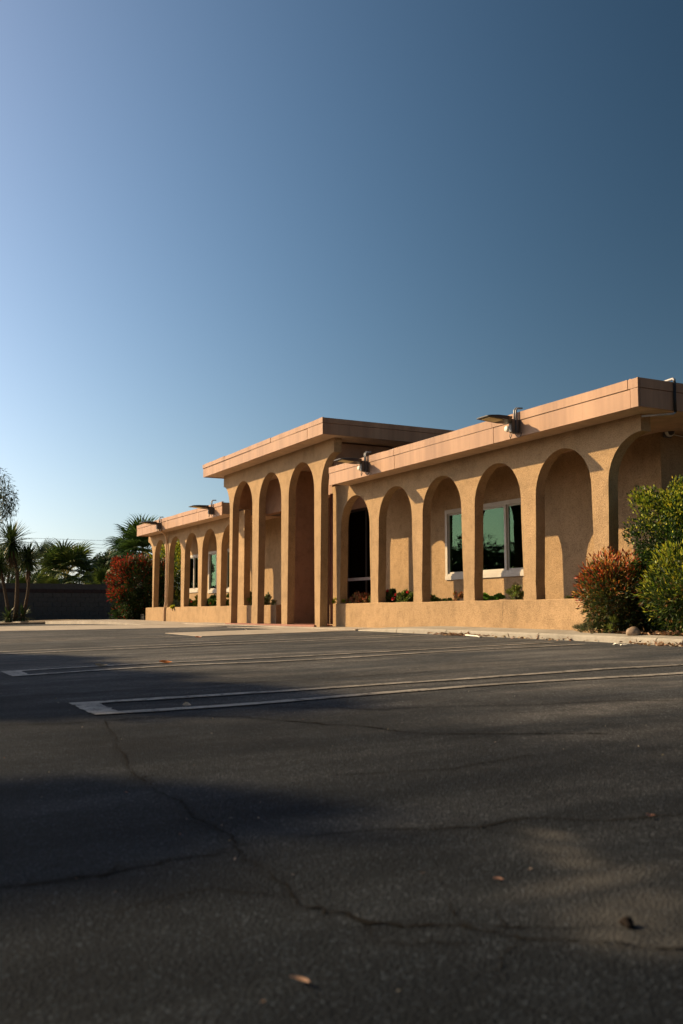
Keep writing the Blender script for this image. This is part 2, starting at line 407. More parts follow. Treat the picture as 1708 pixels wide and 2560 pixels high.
def crack_ribbon(line, wmax, label):
    pts = [np.array(line[0])]
    for b in line[1:]:
        b = np.array(b); a = pts[-1]; n_ = max(1, int(np.hypot(*(b - a)) / .012)); base_ = a.copy()
        for k in range(1, n_ + 1): pts.append(base_ + (b - base_) * k / n_ + rng.normal(0, .0028, 2))
    m = MB(); V = []; n_ = len(pts); ph = rng.uniform(0, 9, 4)
    for i, p in enumerate(pts):
        t = pts[min(i + 1, n_ - 1)] - pts[max(i - 1, 0)]; t = t / (np.hypot(*t) + 1e-9); nr = np.array([-t[1], t[0]])
        w = wmax * max(.0, .5 + .45 * math.sin(i * .11 + ph[0]) * math.sin(i * .043 + ph[1]) + .35 * rng.normal()) * min(1, i / 4, (n_ - 1 - i) / 4) + .0004
        for s_ in (-1, 1): q_ = p + nr * s_ * w / 2 + nr * rng.normal(0, .0008); V.append((q_[0], q_[1], lotz(*q_) + .0022))
    m.add(V, [(2 * i, 2 * i + 1, 2 * i + 3, 2 * i + 2) for i in range(n_ - 1)])
    tag(m.build('asphalt_crack', M['crack']), label, kind='structure')
for (line, w, dep), wm in zip(cracks, (.011, .006, .009, .007, .013, .006, .010, .005, .005, .005)):
    crack_ribbon(line, wm, 'crack in the asphalt')
for _ in range(26):                                   # short side cracks
    L0 = cracks[rng.integers(0, 6)][0]; a = np.array(L0[rng.integers(0, len(L0))]); th = rng.uniform(0, 6.28); ln = rng.uniform(.06, .3)
    pts_ = [a]
    for k in range(4): th += rng.normal(0, .4); pts_.append(pts_[-1] + np.array([math.cos(th), math.sin(th)]) * ln / 4)
    crack_ribbon(pts_, .005, 'short side crack in the asphalt')
nx, ny = len(xs), len(ys)
q = (np.arange(ny - 1)[:, None] * nx + np.arange(nx - 1)[None, :]).ravel()
F = np.c_[q, q + 1, q + nx + 1, q + nx]
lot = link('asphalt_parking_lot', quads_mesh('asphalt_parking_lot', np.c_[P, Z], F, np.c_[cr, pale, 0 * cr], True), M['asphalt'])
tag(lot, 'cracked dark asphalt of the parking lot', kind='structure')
g = MB(); g.add([(-900, -900, -1.2), (900, -900, -1.2), (900, 900, -1.2), (-900, 900, -1.2)], [(0, 1, 2, 3)])
tag(g.build('ground', M['dirt']), 'dry earth around the lot', kind='structure')
# earth behind the building and by the block wall
g = MB(); g.prism([(-70, 8.9), (-24.9, 8.9), (-24.9, 60), (-70, 60)], -.9, lambda x, y: float(gz(x, 9)) + .02)
tag(g.build('earth_bed', M['dirt']), 'bare earth beside the building', kind='structure')
g = MB(); g.prism([(-70, 4.6), (-34.3, 5.0), (-33.6, 6.2), (-33.4, 8.88), (-70, 8.88)], -.9, lambda x, y: float(gz(x, y)) + .06)
tag(g.build('shrub_bed', M['dirt']), 'raised earth bed in front of the block wall', kind='structure')

def sheet(name, poly, dz, mat, label, thick=.0, step=.6):
    """a slab that follows the ground, its top dz above it"""
    m = MB(); m.prism(poly, lambda x, y: float(gz(x, y)) - .25, lambda x, y: float(gz(x, y)) + dz)
    return tag(m.build(name, mat), label, kind='structure')
sheet('concrete_pad', [(-17.3, 5.38), (-15.2, 5.33), (-15.25, 8.14), (-17.3, 8.14)], .008, M['concrete'], 'flush concrete access pad in front of the entrance')
sheet('concrete_apron', [(-26.5, -14), (-23.2, 2.9), (-21.6, 4.75), (-20.9, 5.85), (-20.4, 6.7), (-19.8, 7.5), (-17.32, 7.65), (-17.32, 8.14), (-24.7, 8.14), (-24.7, 7.0), (-27.4, 6.05), (-29.2, 4.3), (-33, -14)], .008, M['concrete'], 'pale concrete band crossing the far end of the lot')
sheet('entry_walk', [(-24.7, 8.142), (-15.25, 8.142), (-15.25, 8.75), (-24.7, 8.75)], .028, M['concrete'], 'flush concrete walk along the entrance')
m = MB(); m.prism([(-33.2, 6.3), (-31.0, 6.55), (-27.5, 6.95), (-24.72, 7.15), (-24.72, 8.80), (-33.2, 8.80)], -.5, lambda x, y: float(gz(x, y)) + .095 * min(1, max(0.1, (-24.7 - x) / 3.2)))
tag(m.build('raised_walk', M['concrete']), 'raised concrete walk by the far wing', kind='structure')
m = MB(); m.prism([(-38.5, 5.4), (-34.6, 5.75), (-34.6, 6.0), (-38.5, 5.7)], -.5, lambda x, y: float(gz(x, y)) + .10)
tag(m.build('bed_curb', M['curb']), 'short pale curb by the planting bed', kind='structure')
m = MB(); m.prism([(-22.2, 8.36), (-17.36, 8.36), (-17.36, 10.48), (-22.2, 10.48)], -.3, .045)
tag(m.build('entry_floor', M['red_tile']), 'red tiled floor of the entrance', kind='structure')
# curb stones and sidewalk slabs, each cast piece its own part
walk = tag(empty('sidewalk', (-12, 8.4, 0)), 'concrete curb and walk along the near wing', kind='structure')
joints = [-15.25, -13.9, -12.45, -10.3, -8.16, -6.0, -3.8, -1.6, .6, 3.]
def curb_front(x): return 8.16 - .05 * max(0, x + 9.5) ** 1.2 * (1 if x < -5 else 1)
for a, b in zip(joints[:-1], joints[1:]):
    n = 4; m = MB()
    for i in range(n):
        x0 = a + (b - a) * i / n + (.008 if i == 0 else 0); x1 = a + (b - a) * (i + 1) / n - (.008 if i == n - 1 else 0)
        sec = []
        for x in (x0, x1):
            yf = curb_front(x); h = .068 * min(1, max(0., (x + 15.6) / 2.2)) + .008; zb = float(gz(x, yf))
            yb = 8.75 if x < -10.29 else yf + .27
            zt = zb + h
            sec.append([(x, yf, zb - .2), (x, yf + .012, zt - .02), (x, yf + .035, zt), (x, yb, zt + (.035 if x < -10.29 else .02)), (x, yb, zb - .2)])
        V = sec[0] + sec[1]; k = 5
        fs = [(j, (j + 1) % k, k + (j + 1) % k, k + j) for j in range(k)]
        if i == 0: fs.append((0, 1, 2, 3, 4))
        if i == n - 1: fs.append((5, 6, 7, 8, 9))
        m.add(V, fs)
    o = m.build('curb_stone', M['curb'], None); o.parent = walk; o.matrix_parent_inverse = Matrix.Translation(walk.location).inverted()
bed = MB(); bed.prism([(-10.27, 8.43), (-8.2, 8.40), (-6, 8.1), (-3, 7.7), (2, 6.8), (2, 14), (-9.3, 14), (-9.3, 8.75), (-10.27, 8.75)], -.4, lambda x, y: .0 + .02 * (y - 8.4))
tag(bed.build('mulch_bed', M['soil']), 'dark mulch bed at the near corner of the building', kind='structure')

# painted hairpin stall markings
def hairpin(x0, x1, ya, yb, drift, label):
    w = .105; m = MB(); dz = .006
    def strip(pa, pb, wa, n):
        pts = []
        for i in range(n + 1):
            t = i / n; x = pa[0] + (pb[0] - pa[0]) * t; y = pa[1] + (pb[1] - pa[1]) * t
            e0 = rng.normal(0, .004); e1 = rng.normal(0, .004)
            for X in (x - wa / 2 + e0, x + wa / 2 + e1): pts.append((X, y))
        V = [(x, y, float(zl(x, y)) + dz) for x, y in pts]
        m.add(V, [(2 * i, 2 * i + 1, 2 * i + 3, 2 * i + 2) for i in range(n)])
    def zl(x, y):
        r_ = math.hypot(x, y)
        lw = sum(a * math.sin(x * fx + y * fy + ph) for a, fx, fy, ph in ((.006, 1.1, 1.7, .3), (.004, 2.3, -1.9, 1.1), (.0008, 4.1, 3.3, 2.), (.0004, -5.3, 6.1, .5)))
        return gz(x, y) + lw * min(1, max(0, (12 - r_) / 4))
    strip((x0, ya), (x0 + drift, yb), w, 60); strip((x1, ya), (x1 + drift, yb), w, 60)
    V = []; n = 8
    for i in range(n + 1):
        x = x0 + w / 2 + (x1 - x0 - w) * i / n
        for y in (ya, ya + .15): V.append((x, y + rng.normal(0, .006), float(zl(x, y)) + dz))
    m.add(V, [(2 * i, 2 * i + 1, 2 * i + 3, 2 * i + 2) for i in range(n)])
    tag(m.build('stall_marking', M['paint']), label, kind='structure')
hairpin(-5.88, -5.33, 1.27, 8.0, .05, 'worn white hairpin stall line nearest the camera')
hairpin(-9.05, -8.52, 1.36, 7.66, -.32, 'worn white hairpin stall line, second from the camera')
hairpin(-12.70, -12.10, 1.0, 7.75, -.30, 'worn white hairpin stall line, third from the camera')
hairpin(-16.35, -15.80, .8, 5.1, .25, 'faded white stall line farthest from the camera')

# ------------------------------------------------------------------ the building
bld = tag(empty('office_building', (-19.6, 9.9, 0)), 'long single storey sand stucco building with arcades of round arches and taller entrance', 'building')
inv = Matrix.Translation(bld.location).inverted()
def part(mb, name, mat, parent=None, smooth=False):
    o = mb.build(name, mat, None, smooth)
    if parent is None: o.parent = bld; o.matrix_parent_inverse = inv
    else: o.parent = parent
    return o

def arcade(y0, y1, centers, hb, ht, zs, apex, ztop, zbase, xl, xr, left_half=None, right_half=None, n=20):
    """columns standing on zbase, round arches from zs to apex, wall above up to ztop"""
    edges = [(c - ht, c + ht, c) for c in centers]
    # wall above the springing
    m = MB(); prof = []
    if left_half is not None:
        c, r_ = left_half
        for i in range(n // 2 + 1):
            a = math.pi / 2 * (1 - i / (n // 2)); prof.append((c + r_ * math.cos(a), zs + (apex - zs) * math.sin(a)))
    else: prof.append((xl, zs))
    for a0, a1, c in edges:
        for i in range(n + 1):
            a = math.pi * (1 - i / n); prof.append((c + ht * math.cos(a), zs + (apex - zs) * math.sin(a)))
    if right_half is not None:
        c, r_ = right_half
        for i in range(n // 2 + 1):
            a = math.pi - math.pi / 2 * i / (n // 2); prof.append((c + r_ * math.cos(a), zs + (apex - zs) * math.sin(a)))
    else: prof.append((xr, zs))
    k = len(prof)
    V = [(x, y0, z) for x, z in prof] + [(x, y0, ztop) for x, z in prof] + [(x, y1, z) for x, z in prof] + [(x, y1, ztop) for x, z in prof]
    fs = []
    for i in range(k - 1):
        if abs(prof[i + 1][0] - prof[i][0]) < 1e-6: continue
        fs += [(i, i + 1, k + i + 1, k + i), (2 * k + i, 3 * k + i, 3 * k + i + 1, 2 * k + i + 1)]
        flat = abs(prof[i][1] - zs) < 1e-6 and abs(prof[i + 1][1] - zs) < 1e-6
        if not flat: fs.append((i, 2 * k + i, 2 * k + i + 1, i + 1))
        fs.append((k + i, k + i + 1, 3 * k + i + 1, 3 * k + i))
    fs += [(0, k, 3 * k, 2 * k), (k - 1, 3 * k - 1, 4 * k - 1, 2 * k - 1)]
    part(m.add(V, fs), 'arcade_wall', M['stucco'])
    # columns
    ed = []
    first = (left_half[0] + left_half[1]) if left_half else xl
    last = (right_half[0] - right_half[1]) if right_half else xr
    ls = [first] + [e[1] for e in edges]; rs = [e[0] for e in edges] + [last]
    for i, (a, b) in enumerate(zip(ls, rs)):
        d = hb - ht
        la = a + (d if (i > 0 or left_half) else 0); rb = b - (d if (i < len(ls) - 1 or right_half) else 0)
        m = MB(); N = 6; V = []
        for j in range(N + 1):
            t = j / N; z = zbase + (zs - zbase) * t; e = (1 - t) ** 1.5
            flare = .02 * max(0, 1 - t * N * 2) if zbase > .2 else 0
            x0 = a + (la - a) * e - flare; x1 = b + (rb - b) * e + flare
            V += [(x0, y0, z), (x1, y0, z), (x1, y1, z), (x0, y1, z)]
        fs = [(4 * j + q_, 4 * j + (q_ + 1) % 4, 4 * j + 4 + (q_ + 1) % 4, 4 * j + 4 + q_) for j in range(N) for q_ in range(4)] + [(0, 3, 2, 1)]
        part(m.add(V, fs), 'column', M['stucco'])

YF, YI, YB = 8.77, 8.93, 9.90
# near wing, far wing, entrance front
arcade(YF, YI, [-16.44, -14.95, -13.46, -11.95, -10.46], .625, .575, 1.91, 2.495, 2.76, .455, -17.40, -8.97, None, (-8.97, .60))
arcade(YF, YI, [-28.86, -27.41, -25.96, -24.51, -23.06], .605, .56, 1.90, 2.475, 2.74, .455, -30.1, -22.06, (-30.10, .50), None)
arcade(8.40, 8.56, [-21.27, -19.66, -18.06], .665, .615, 2.68, 3.32, 3.62, -.2, -22.5, -16.58, (-22.51, .43), (-16.58, .56), 24)
# planter walls
def planter(xa, xb):
    m = MB(); n = max(4, int((xb - xa) / .4)); V = []
    for i in range(n + 1):
        x = xa + (xb - xa) * i / n; zt = .457 + rng.normal(0, .004)
        V += [(x, YF - .014, -.3), (x, YF - .014, zt - .012), (x, YF - .002, zt), (x, 8.955, zt), (x, 8.955, -.3)]
    fs = [(5 * i + j, 5 * i + (j + 1) % 5, 5 * i + 5 + (j + 1) % 5, 5 * i + 5 + j) for i in range(n) for j in range(5)]
    fs += [(0, 1, 2, 3, 4), (5 * n, 5 * n + 4, 5 * n + 3, 5 * n + 2, 5 * n + 1)]
    part(m.add(V, fs), 'planter_wall', M['stucco'])
    s = MB(); N = int((xb - xa) / .12); V = []
    for i in range(N + 1):
        x = xa + .01 + (xb - xa - .02) * i / N
        for y in (8.95, 9.2, 9.5, 9.89): V.append((x, y, .415 + rng.normal(0, .018)))
    s.add(V, [(4 * i + j, 4 * i + j + 1, 4 * i + 5 + j, 4 * i + 4 + j) for i in range(N) for j in range(3)])
    part(s, 'planter_soil', M['soil'])
planter(-17.47, -9.45); planter(-30.2, -20.1)

m = MB(); V = []
for i in range(22):
    z = .45 - i * .016; x = -11.83 + .012 * math.sin(i * .9) - .02 * (i > 12) * (i - 12) / 10
    V += [(x - .0022, YF - .0155, z), (x + .0022, YF - .0155, z)]
part(m.add(V, [(2 * i, 2 * i + 1, 2 * i + 3, 2 * i + 2) for i in range(21)]), 'hairline_crack', M['bark'])
# walls behind the arcades
def wall_y(y0, y1, xa, xb, z0, z1, holes, mat):
    """wall in the xz plane with rectangular openings, built as butted pieces of one mesh"""
    m = MB(); X = sorted({xa, xb, *[h for q in holes for h in q[:2]]})
    for a, b in zip(X[:-1], X[1:]):
        hs = [q for q in holes if q[0] <= a and q[1] >= b]
        if hs: m.box(a, b, y0, y1, z0, hs[0][2]); m.box(a, b, y0, y1, hs[0][3], z1)
        else: m.box(a, b, y0, y1, z0, z1)
    return m
WR = (-15.03, -12.55, .885, 2.105); WL2 = (-27.66, -25.3, .885, 2.06); WL1 = (-29.75, -28.25, .93, 2.04)
part(wall_y(YB, YB + .18, -17.5, -9.78, -.3, 2.74, [WR], M['stucco_in']), 'back_wall', M['stucco'])
part(wall_y(YB, YB + .18, -30.0, -20.25, -.3, 2.72, [WL1, WL2], M['stucco_in']), 'back_wall', M['stucco'])
m = MB(); m.box(-9.96, -9.78, YB + .182, 20, -.3, 2.74); part(m, 'end_wall', M['stucco'])
m = MB(); m.box(-30.0, -29.82, YB + .182, 20, -.3, 2.72); part(m, 'end_wall', M['stucco'])
m = MB(); m.box(-20.25, -20.10, 8.96, 10.62, -.2, 3.46); part(m, 'entry_side_wall', M['stucco_in'])
m = MB(); m.box(-17.5, -17.35, YB + .182, 10.62, -.2, 3.46); part(m, 'entry_side_wall', M['stucco_in'])
m = MB(); m.box(-22.28, -20.252, 9.35, 9.55, 2.66, 3.46); part(m, 'entry_beam', M['stucco_in'])
m = MB(); m.box(-18.15, -17.42, 8.78, 9.0, 2.62, 3.46); part(m, 'entry_beam', M['stucco_in'])  # added beam, unseen from the camera: trims the sun patch behind it
m = MB(); m.box(-22.4, -17.05, 8.57, 10.8, 3.47, 3.56); part(m, 'entry_ceiling', M['soffit'])
m = MB(); m.box(-20.098, -17.502, 10.5, 10.62, 2.62, 3.46); part(m, 'entry_transom', M['stucco_in'])
m = MB(); m.box(-17.05, -16.92, 8.58, 17, 2.8, 3.56); part(m, 'clerestory_wall', M['stucco_in'])
m = MB(); m.box(-22.42, -22.30, 8.58, 17, 2.8, 3.56); part(m, 'clerestory_wall', M['stucco_in'])
m = MB(); m.box(-22.298, -17.052, 16.8, 17, 2.8, 3.56); part(m, 'clerestory_wall', M['stucco_in'])
m = MB(); m.box(-29.8, -9.8, 19.8, 20, -.3, 2.72); part(m, 'rear_wall', M['stucco'])
for xa, xb in ((-29.7, -20.3), (-17.3, -9.85)):
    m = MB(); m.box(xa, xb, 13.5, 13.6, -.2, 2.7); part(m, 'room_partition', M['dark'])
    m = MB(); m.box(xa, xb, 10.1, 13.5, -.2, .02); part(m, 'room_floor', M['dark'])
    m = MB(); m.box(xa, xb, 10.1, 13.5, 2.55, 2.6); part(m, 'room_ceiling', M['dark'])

# roofs: deck with soffit, fascia boards, cap flashing
def roof(xa, xb, yf, yb, z0, zm, z1, boards, caps, sides):
    m = MB(); m.box(xa + .03, xb - .03, yf + .03, yb, z0 + .035, z1 - .015); rf = part(m, 'roof', M['roof'])
    m = MB(); m.box(xa + .032, xb - .032, yf + .032, yb - .02, z0 + .02, z0 + .034); part(m, 'soffit', M['soffit'], rf)
    def run(pts, za, zb, y_out, name):
        for a, b in zip(pts[:-1], pts[1:]):
            j = rng.normal(0, .0025); mm = MB(); N = 5; V = []
            for i in range(N + 1):
                x = a + .005 + (b - a - .01) * i / N; e = rng.normal(0, .005)
                V += [(x, y_out + j, za), (x, y_out + j, zb + e), (x, yf + .029, zb + e), (x, yf + .029, za)]
            fs = [(4 * i + q_, 4 * i + (q_ + 1) % 4, 4 * i + 4 + (q_ + 1) % 4, 4 * i + 4 + q_) for i in range(N) for q_ in range(4)] + [(0, 1, 2, 3), (4 * N, 4 * N + 3, 4 * N + 2, 4 * N + 1)]
            part(mm.add(V, fs), name, M['fascia'], rf)
    run(boards, z0, zm - .006, yf + .004, 'fascia_board')
    run(caps, zm, z1, yf - .008, 'cap_flashing')
    for sgn, x in sides:
        yy = [yf + .03, yf + 3.1, yf + 6.2, yb]
        for a, b in zip(yy[:-1], yy[1:]):
            for za, zb, o_, nm in ((z0, zm - .006, 0, 'fascia_board'), (zm, z1, .01, 'cap_flashing')):
                mm = MB(); xi = x - sgn * .03; xo = x + sgn * o_ - sgn * .002
                mm.box(min(xi, xo), max(xi, xo), a + .003, b - .003, za, zb); part(mm, nm, M['fascia'], rf)
    # thin bright metal lip along the top
    mm = MB(); mm.box(xa + .05, xb - .05, yf + .03, yf + .07, z1 + .001, z1 + .008); part(mm, 'drip_edge', M['flash_edge'], rf)
roof(-16.70, -8.567, 8.35, 19.9, 2.685, 2.915, 3.03, [-16.70, -14.24, -11.44, -8.70, -8.567], [-16.70, -14.25, -11.46, -8.73, -8.56], [(1, -8.567)])
roof(-29.95, -22.48, 8.35, 19.9, 2.64, 2.87, 2.965, [-29.95, -27.0, -24.2, -22.48], [-29.95, -26.9, -24.3, -22.48], [(-1, -29.95)])
roof(-22.85, -16.23, 7.98, 17.6, 3.575, 3.79, 3.885, [-22.85, -19.74, -16.9, -16.23], [-22.85, -21.35, -18.65, -16.22], [(1, -16.23), (-1, -22.85)])
m = MB(); m.box(-22.28, -17.07, 10.9, 19.8, 2.70, 2.9); part(m, 'roof', M['roof'])

# windows
def window(hole, mull, name='window', blinds=()):
    xa, xb, z0, z1 = hole; y = YB
    m = MB(); b = .05
    m.box(xa - .02, xb + .02, y - .022, y + .05, z1 - b, z1 + .02); m.box(xa - .02, xb + .02, y - .030, y + .05, z0 - .02, z0 + b)
    m.box(xa - .02, xa + b, y - .021, y + .05, z0 + b, z1 - b); m.box(xb - b, xb + .02, y - .021, y + .05, z0 + b, z1 - b)
    fr = part(m, 'window', M['white'])
    m = MB(); m.box(xa + b, xb - b, y - .018, y - .004, z0 + b, z0 + b + .035); part(m, 'track', M['white'], fr)
    xs_ = [xa + b] + list(mull) + [xb - b]
    for i, c in enumerate(mull):
        m = MB(); m.box(c - .028, c + .028, y - .02, y + .04, z0 + b + .036, z1 - b - .001); part(m, 'mullion', M['white'], fr)
    for i, (a, c) in enumerate(zip(xs_[:-1], xs_[1:])):
        l_ = a + (.03 if i else .0); r_ = c - (.03 if i < len(xs_) - 2 else 0); yo = y + (.012 if i % 2 else .024)
        m = MB()
        for bx in ((l_, l_ + .025, z0 + b + .036, z1 - b - .001), (r_ - .025, r_, z0 + b + .036, z1 - b - .001), (l_ + .025, r_ - .025, z0 + b + .036, z0 + b + .066), (l_ + .025, r_ - .025, z1 - b - .03, z1 - b - .001)):
            m.box(bx[0], bx[1], yo - .012, yo + .012, bx[2], bx[3])
        part(m, 'sash', M['white'], fr)
        m = MB(); m.box(l_ + .02, r_ - .02, yo - .003, yo + .003, z0 + b + .05, z1 - b - .02); part(m, 'pane', M['glass'], fr)
    for kind, a, c in blinds:
        m = MB()
        if kind == 'slats':
            n = int((z1 - z0 - .2) / .05)
            for k in range(n):
                z = z0 + .12 + k * .05
                m.add([(a, y + .11, z), (c, y + .11, z), (c, y + .15, z + .034), (a, y + .15, z + .034)], [(0, 1, 2, 3)])
            part(m, 'blind', M['blind'], fr)
        else:
            N = 40; V = []
            for i in range(N + 1):
                x = a + (c - a) * i / N; dy = .025 * math.sin(i * 1.3) + .008 * math.sin(i * 3.1)
                V += [(x, y + .13 + dy, z0 + .05), (x, y + .13 + dy, z1 - .04)]
            m.add(V, [(2 * i, 2 * i + 2, 2 * i + 3, 2 * i + 1) for i in range(N)]); part(m, 'curtain', M['curtain'], fr, True)
    return fr
window(WR, [-14.35, -13.25], blinds=[('slats', -13.75, -12.6), ('curtain', -15.0, -14.7), ('curtain', -14.3, -13.8)])
window(WL2, [-27.0, -26.2], blinds=[('curtain', -27.6, -27.3), ('slats', -26.6, -25.4)])
window(WL1, [-29.0], blinds=[('curtain', -29.0, -28.3)])
# entrance storefront
m = MB()
for x in (-20.06, -19.2, -18.35, -17.54): m.box(x - .03, x + .03, 10.52, 10.58, .05, 2.6)
m.box(-20.09, -17.51, 10.519, 10.581, 2.56, 2.615); m.box(-20.09, -17.51, 10.518, 10.582, .05, .17)
sf = part(m, 'storefront_door', M['bronze'])
for a, b in ((-20.03, -19.23), (-19.17, -18.38), (-18.32, -17.57)):
    m = MB(); m.box(a, b, 10.545, 10.552, .171, 2.559); part(m, 'pane', M['black_glass'], sf)
m = MB(); m.box(-20.03, -17.57, 10.50, 10.517, 1.0, 1.065); part(m, 'rail', M['rail'], sf)
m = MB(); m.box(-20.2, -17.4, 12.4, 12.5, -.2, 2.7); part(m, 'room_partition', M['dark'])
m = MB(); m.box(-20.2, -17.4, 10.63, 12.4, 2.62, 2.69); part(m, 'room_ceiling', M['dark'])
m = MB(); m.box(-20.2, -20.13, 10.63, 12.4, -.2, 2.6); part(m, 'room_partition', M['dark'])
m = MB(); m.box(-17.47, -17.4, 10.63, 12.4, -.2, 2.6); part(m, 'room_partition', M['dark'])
# downspout in the slot beside the entrance
m = MB(); m.tube([(-17.2, 8.66, .06), (-17.2, 8.66, 2.6)], .03, 8); part(m, 'downspout', M['maroon'], None, True)

# ------------------------------------------------------------------ lamps on the fascia
def lamp(x, zc, label, box=True, zdrop=0):
    yf = 8.34
    t = tag(empty('flood_lamp', (x, yf, zc)), label, 'lamp', 'flood lamps along the roof edge')
    # head: shallow tapering shell pointing away from the wall, tilted a little up at the tip
    def sec(y, hw, zt, zb): return [(-hw, y, zb), (hw, y, zb), (hw, y, zt - .01), (hw * .7, y, zt), (-hw * .7, y, zt), (-hw, y, zt - .01)]
    S = [sec(-.115, .045, .03, -.035), sec(-.17, .10, .04, -.03), sec(-.24, .145, .045, -.022), sec(-.40, .150, .043, -.008), sec(-.52, .148, .032, 0.), sec(-.585, .140, .018, .004)]
    m = MB(); k = 6
    m.add([p for s_ in S for p in s_], [(i * k + j, i * k + (j + 1) % k, (i + 1) * k + (j + 1) % k, (i + 1) * k + j) for i in range(5) for j in range(k)] + [tuple(range(k)), tuple(range(30, 36))])
    hd = m.build('head', M['lamp_black'], t)
    m = MB(); m.add([(-.095, -.31, -.0225), (.095, -.31, -.0225), (.095, -.53, -.0055), (-.095, -.53, -.0055), (-.095, -.31, -.0155), (.095, -.31, -.0155), (.095, -.53, .001), (-.095, -.53, .001)], [(0, 1, 2, 3), (4, 7, 6, 5), (0, 4, 5, 1), (1, 5, 6, 2), (2, 6, 7, 3), (3, 7, 4, 0)])
    m.build('lens', M['lens'], hd)
    m = MB()
    for i in range(5): m.box(-.07 + i * .033, -.062 + i * .033, -.24, -.13, .03, .05)
    m.build('cooling_fins', M['lamp_black'], hd)
    m = MB(); m.box(-.035, .035, -.12, -.055, -.16, .025, .008); m.build('bracket', M['lamp_grey'], t)
    m = MB(); m.box(-.05, .05, -.055, 0.002, -.17, .02, .008); m.build('mounting_box', M['lamp_grey'], t)
    m = MB(); m.tube([(-.02, -.03, .02), (-.02, -.03, .16), (-.02, .0, .19), (-.02, .08, .195)], .013, 8); m.tube([(.02, -.03, .02), (.02, -.03, .15), (.02, .0, .185), (.02, .08, .19)], .012, 8)
    m.build('conduit', M['galv'], t, True)
    m = MB(); m.tube([(-.06, -.07, -.13), (-.07, -.075, -.20), (-.05, -.08, -.235), (-.02, -.08, -.20), (-.015, -.08, -.14)], .006, 6)
    m.tube([(.0, -.04, -.165), (.02, -.03, -.21), (.07, -.02, -.235), (.11, -.015, -.20), (.11, -.008, -.17)], .005, 6)
    m.build('cable', M['cable'], t, True)
    if box:
        m = MB(); V = []; k = 16
        for y, r_ in ((-.10, .0), (-.105, .038), (-.09, .043), (-.065, .043), (-.055, .035), (-.05, 0)):
            for j in range(k): a = 2 * math.pi * j / k; V.append((-.115 + r_ * math.cos(a), y, -.09 + r_ * math.sin(a)))
        m.add(V, [(i * k + j, i * k + (j + 1) % k, (i + 1) * k + (j + 1) % k, (i + 1) * k + j) for i in range(5) for j in range(k)])
        m.build('junction_box', M['pvc'], t, True)
    return t
lamp(-10.87, 2.90, 'black flood lamp with white junction box, on the near wing close to the corner')
lamp(-15.19, 2.92, 'black flood lamp on the near wing right beside the taller entrance block')
lamp(-23.10, 2.87, 'black flood lamp on the far wing next to the taller entrance block', False)
lamp(-27.45, 2.83, 'black flood lamp with conduit, farthest along the far wing roof edge', False)
# conduit running down the far arcade
m = MB(); m.tube([(-27.5, 8.33, 2.72), (-27.6, 8.34, 2.66), (-27.9, 8.6, 2.58), (-28.12, 8.74, 2.44), (-28.12, 8.74, .62), (-28.14, 8.73, .5), (-28.18, 8.725, .42), (-28.18, 8.725, .02)], .028, 8)
m.tube([(-28.04, 8.75, 2.3), (-28.04, 8.75, .46)], .014, 8)  # second thin tube follows the conduit's shadow line
tag(m.build('conduit_pipe', M['soffit'], None, True), 'tan painted conduit pipe running down the far arcade from the last lamp', 'pipe')
# vent pipe at the near end of the roof
t = tag(empty('roof_pipe', (-8.55, 8.92, 2.68)), 'thin dark pipe strapped over the fascia at the near roof corner', 'pipe')
m = MB(); m.tube([(0.0, 0, -.02), (.0, 0, .36)], .017, 8); m.build('riser', M['cable'], t, True)
m = MB(); m.tube([(.0, 0, .36), (.0, 0, .38), (-.02, -.0, .395), (-.3, -.02, .37)], .017, 8); m.build('elbow', M['galv'], t, True)
m = MB(); m.tube([(.0, 0, -.02), (-.02, -.01, -.035), (-.3, -.25, -.035)], .014, 8); m.build('soffit_run', M['galv'], t, True)
# security camera under the near eave
t = tag(empty('security_camera', (-9.78, 10.02, 2.71)), 'white turret security camera under the near eave', 'camera')
m = MB(); m.box(0.0, .03, -.075, .075, -.075, .075, .008); m.build('base_plate', M['lamp_grey'], t)
def ball(rx, ry, rz, cx=0, cy=0, cz=0, n=14, k=18):
    V = []; 
    for i in range(n + 1):
        a = math.pi * i / n
        for j in range(k): b = 2 * math.pi * j / k; V.append((cx + rx * math.cos(a), cy + ry * math.sin(a) * math.cos(b), cz + rz * math.sin(a) * math.sin(b)))
    return MB().add(V, [(i * k + j, i * k + (j + 1) % k, (i + 1) * k + (j + 1) % k, (i + 1) * k + j) for i in range(n) for j in range(k)])
ball(.06, .07, .07, .06, 0, 0).build('housing', M['pvc'], t, True)
ball(.045, .045, .045, .10, -.015, -.01).build('eyeball', M['lamp_black'], t, True)
m = MB(); m.tube([(.02, .05, -.02), (.03, .15, -.03), (.03, .4, -.05)], .008, 6); m.build('cable', M['pvc'], t, True)

# ------------------------------------------------------------------ vegetation
def leaf_quads(cen, ax, L, W, colr, fold=.25):
    """diamond leaves with their own fold: N centres, axis directions, lengths, widths"""
    n = len(cen); ax = ax / np.linalg.norm(ax, axis=1, keepdims=True)
    rv = rng.normal(0, 1, (n, 3)); s = np.cross(ax, rv); s /= np.linalg.norm(s, axis=1, keepdims=True) + 1e-9
    nn = np.cross(s, ax)
    L = np.broadcast_to(L, n)[:, None]; W = np.broadcast_to(W, n)[:, None]
    a = cen; b = cen + ax * L * .45 + s * W * .5 + nn * W * fold; c = cen + ax * L; d = cen + ax * L * .45 - s * W * .5 + nn * W * fold
    V = np.stack([a, b, c, d], 1).reshape(-1, 3); F = np.arange(4 * n).reshape(n, 4)
    return V, F, np.repeat(colr, 4, 0)

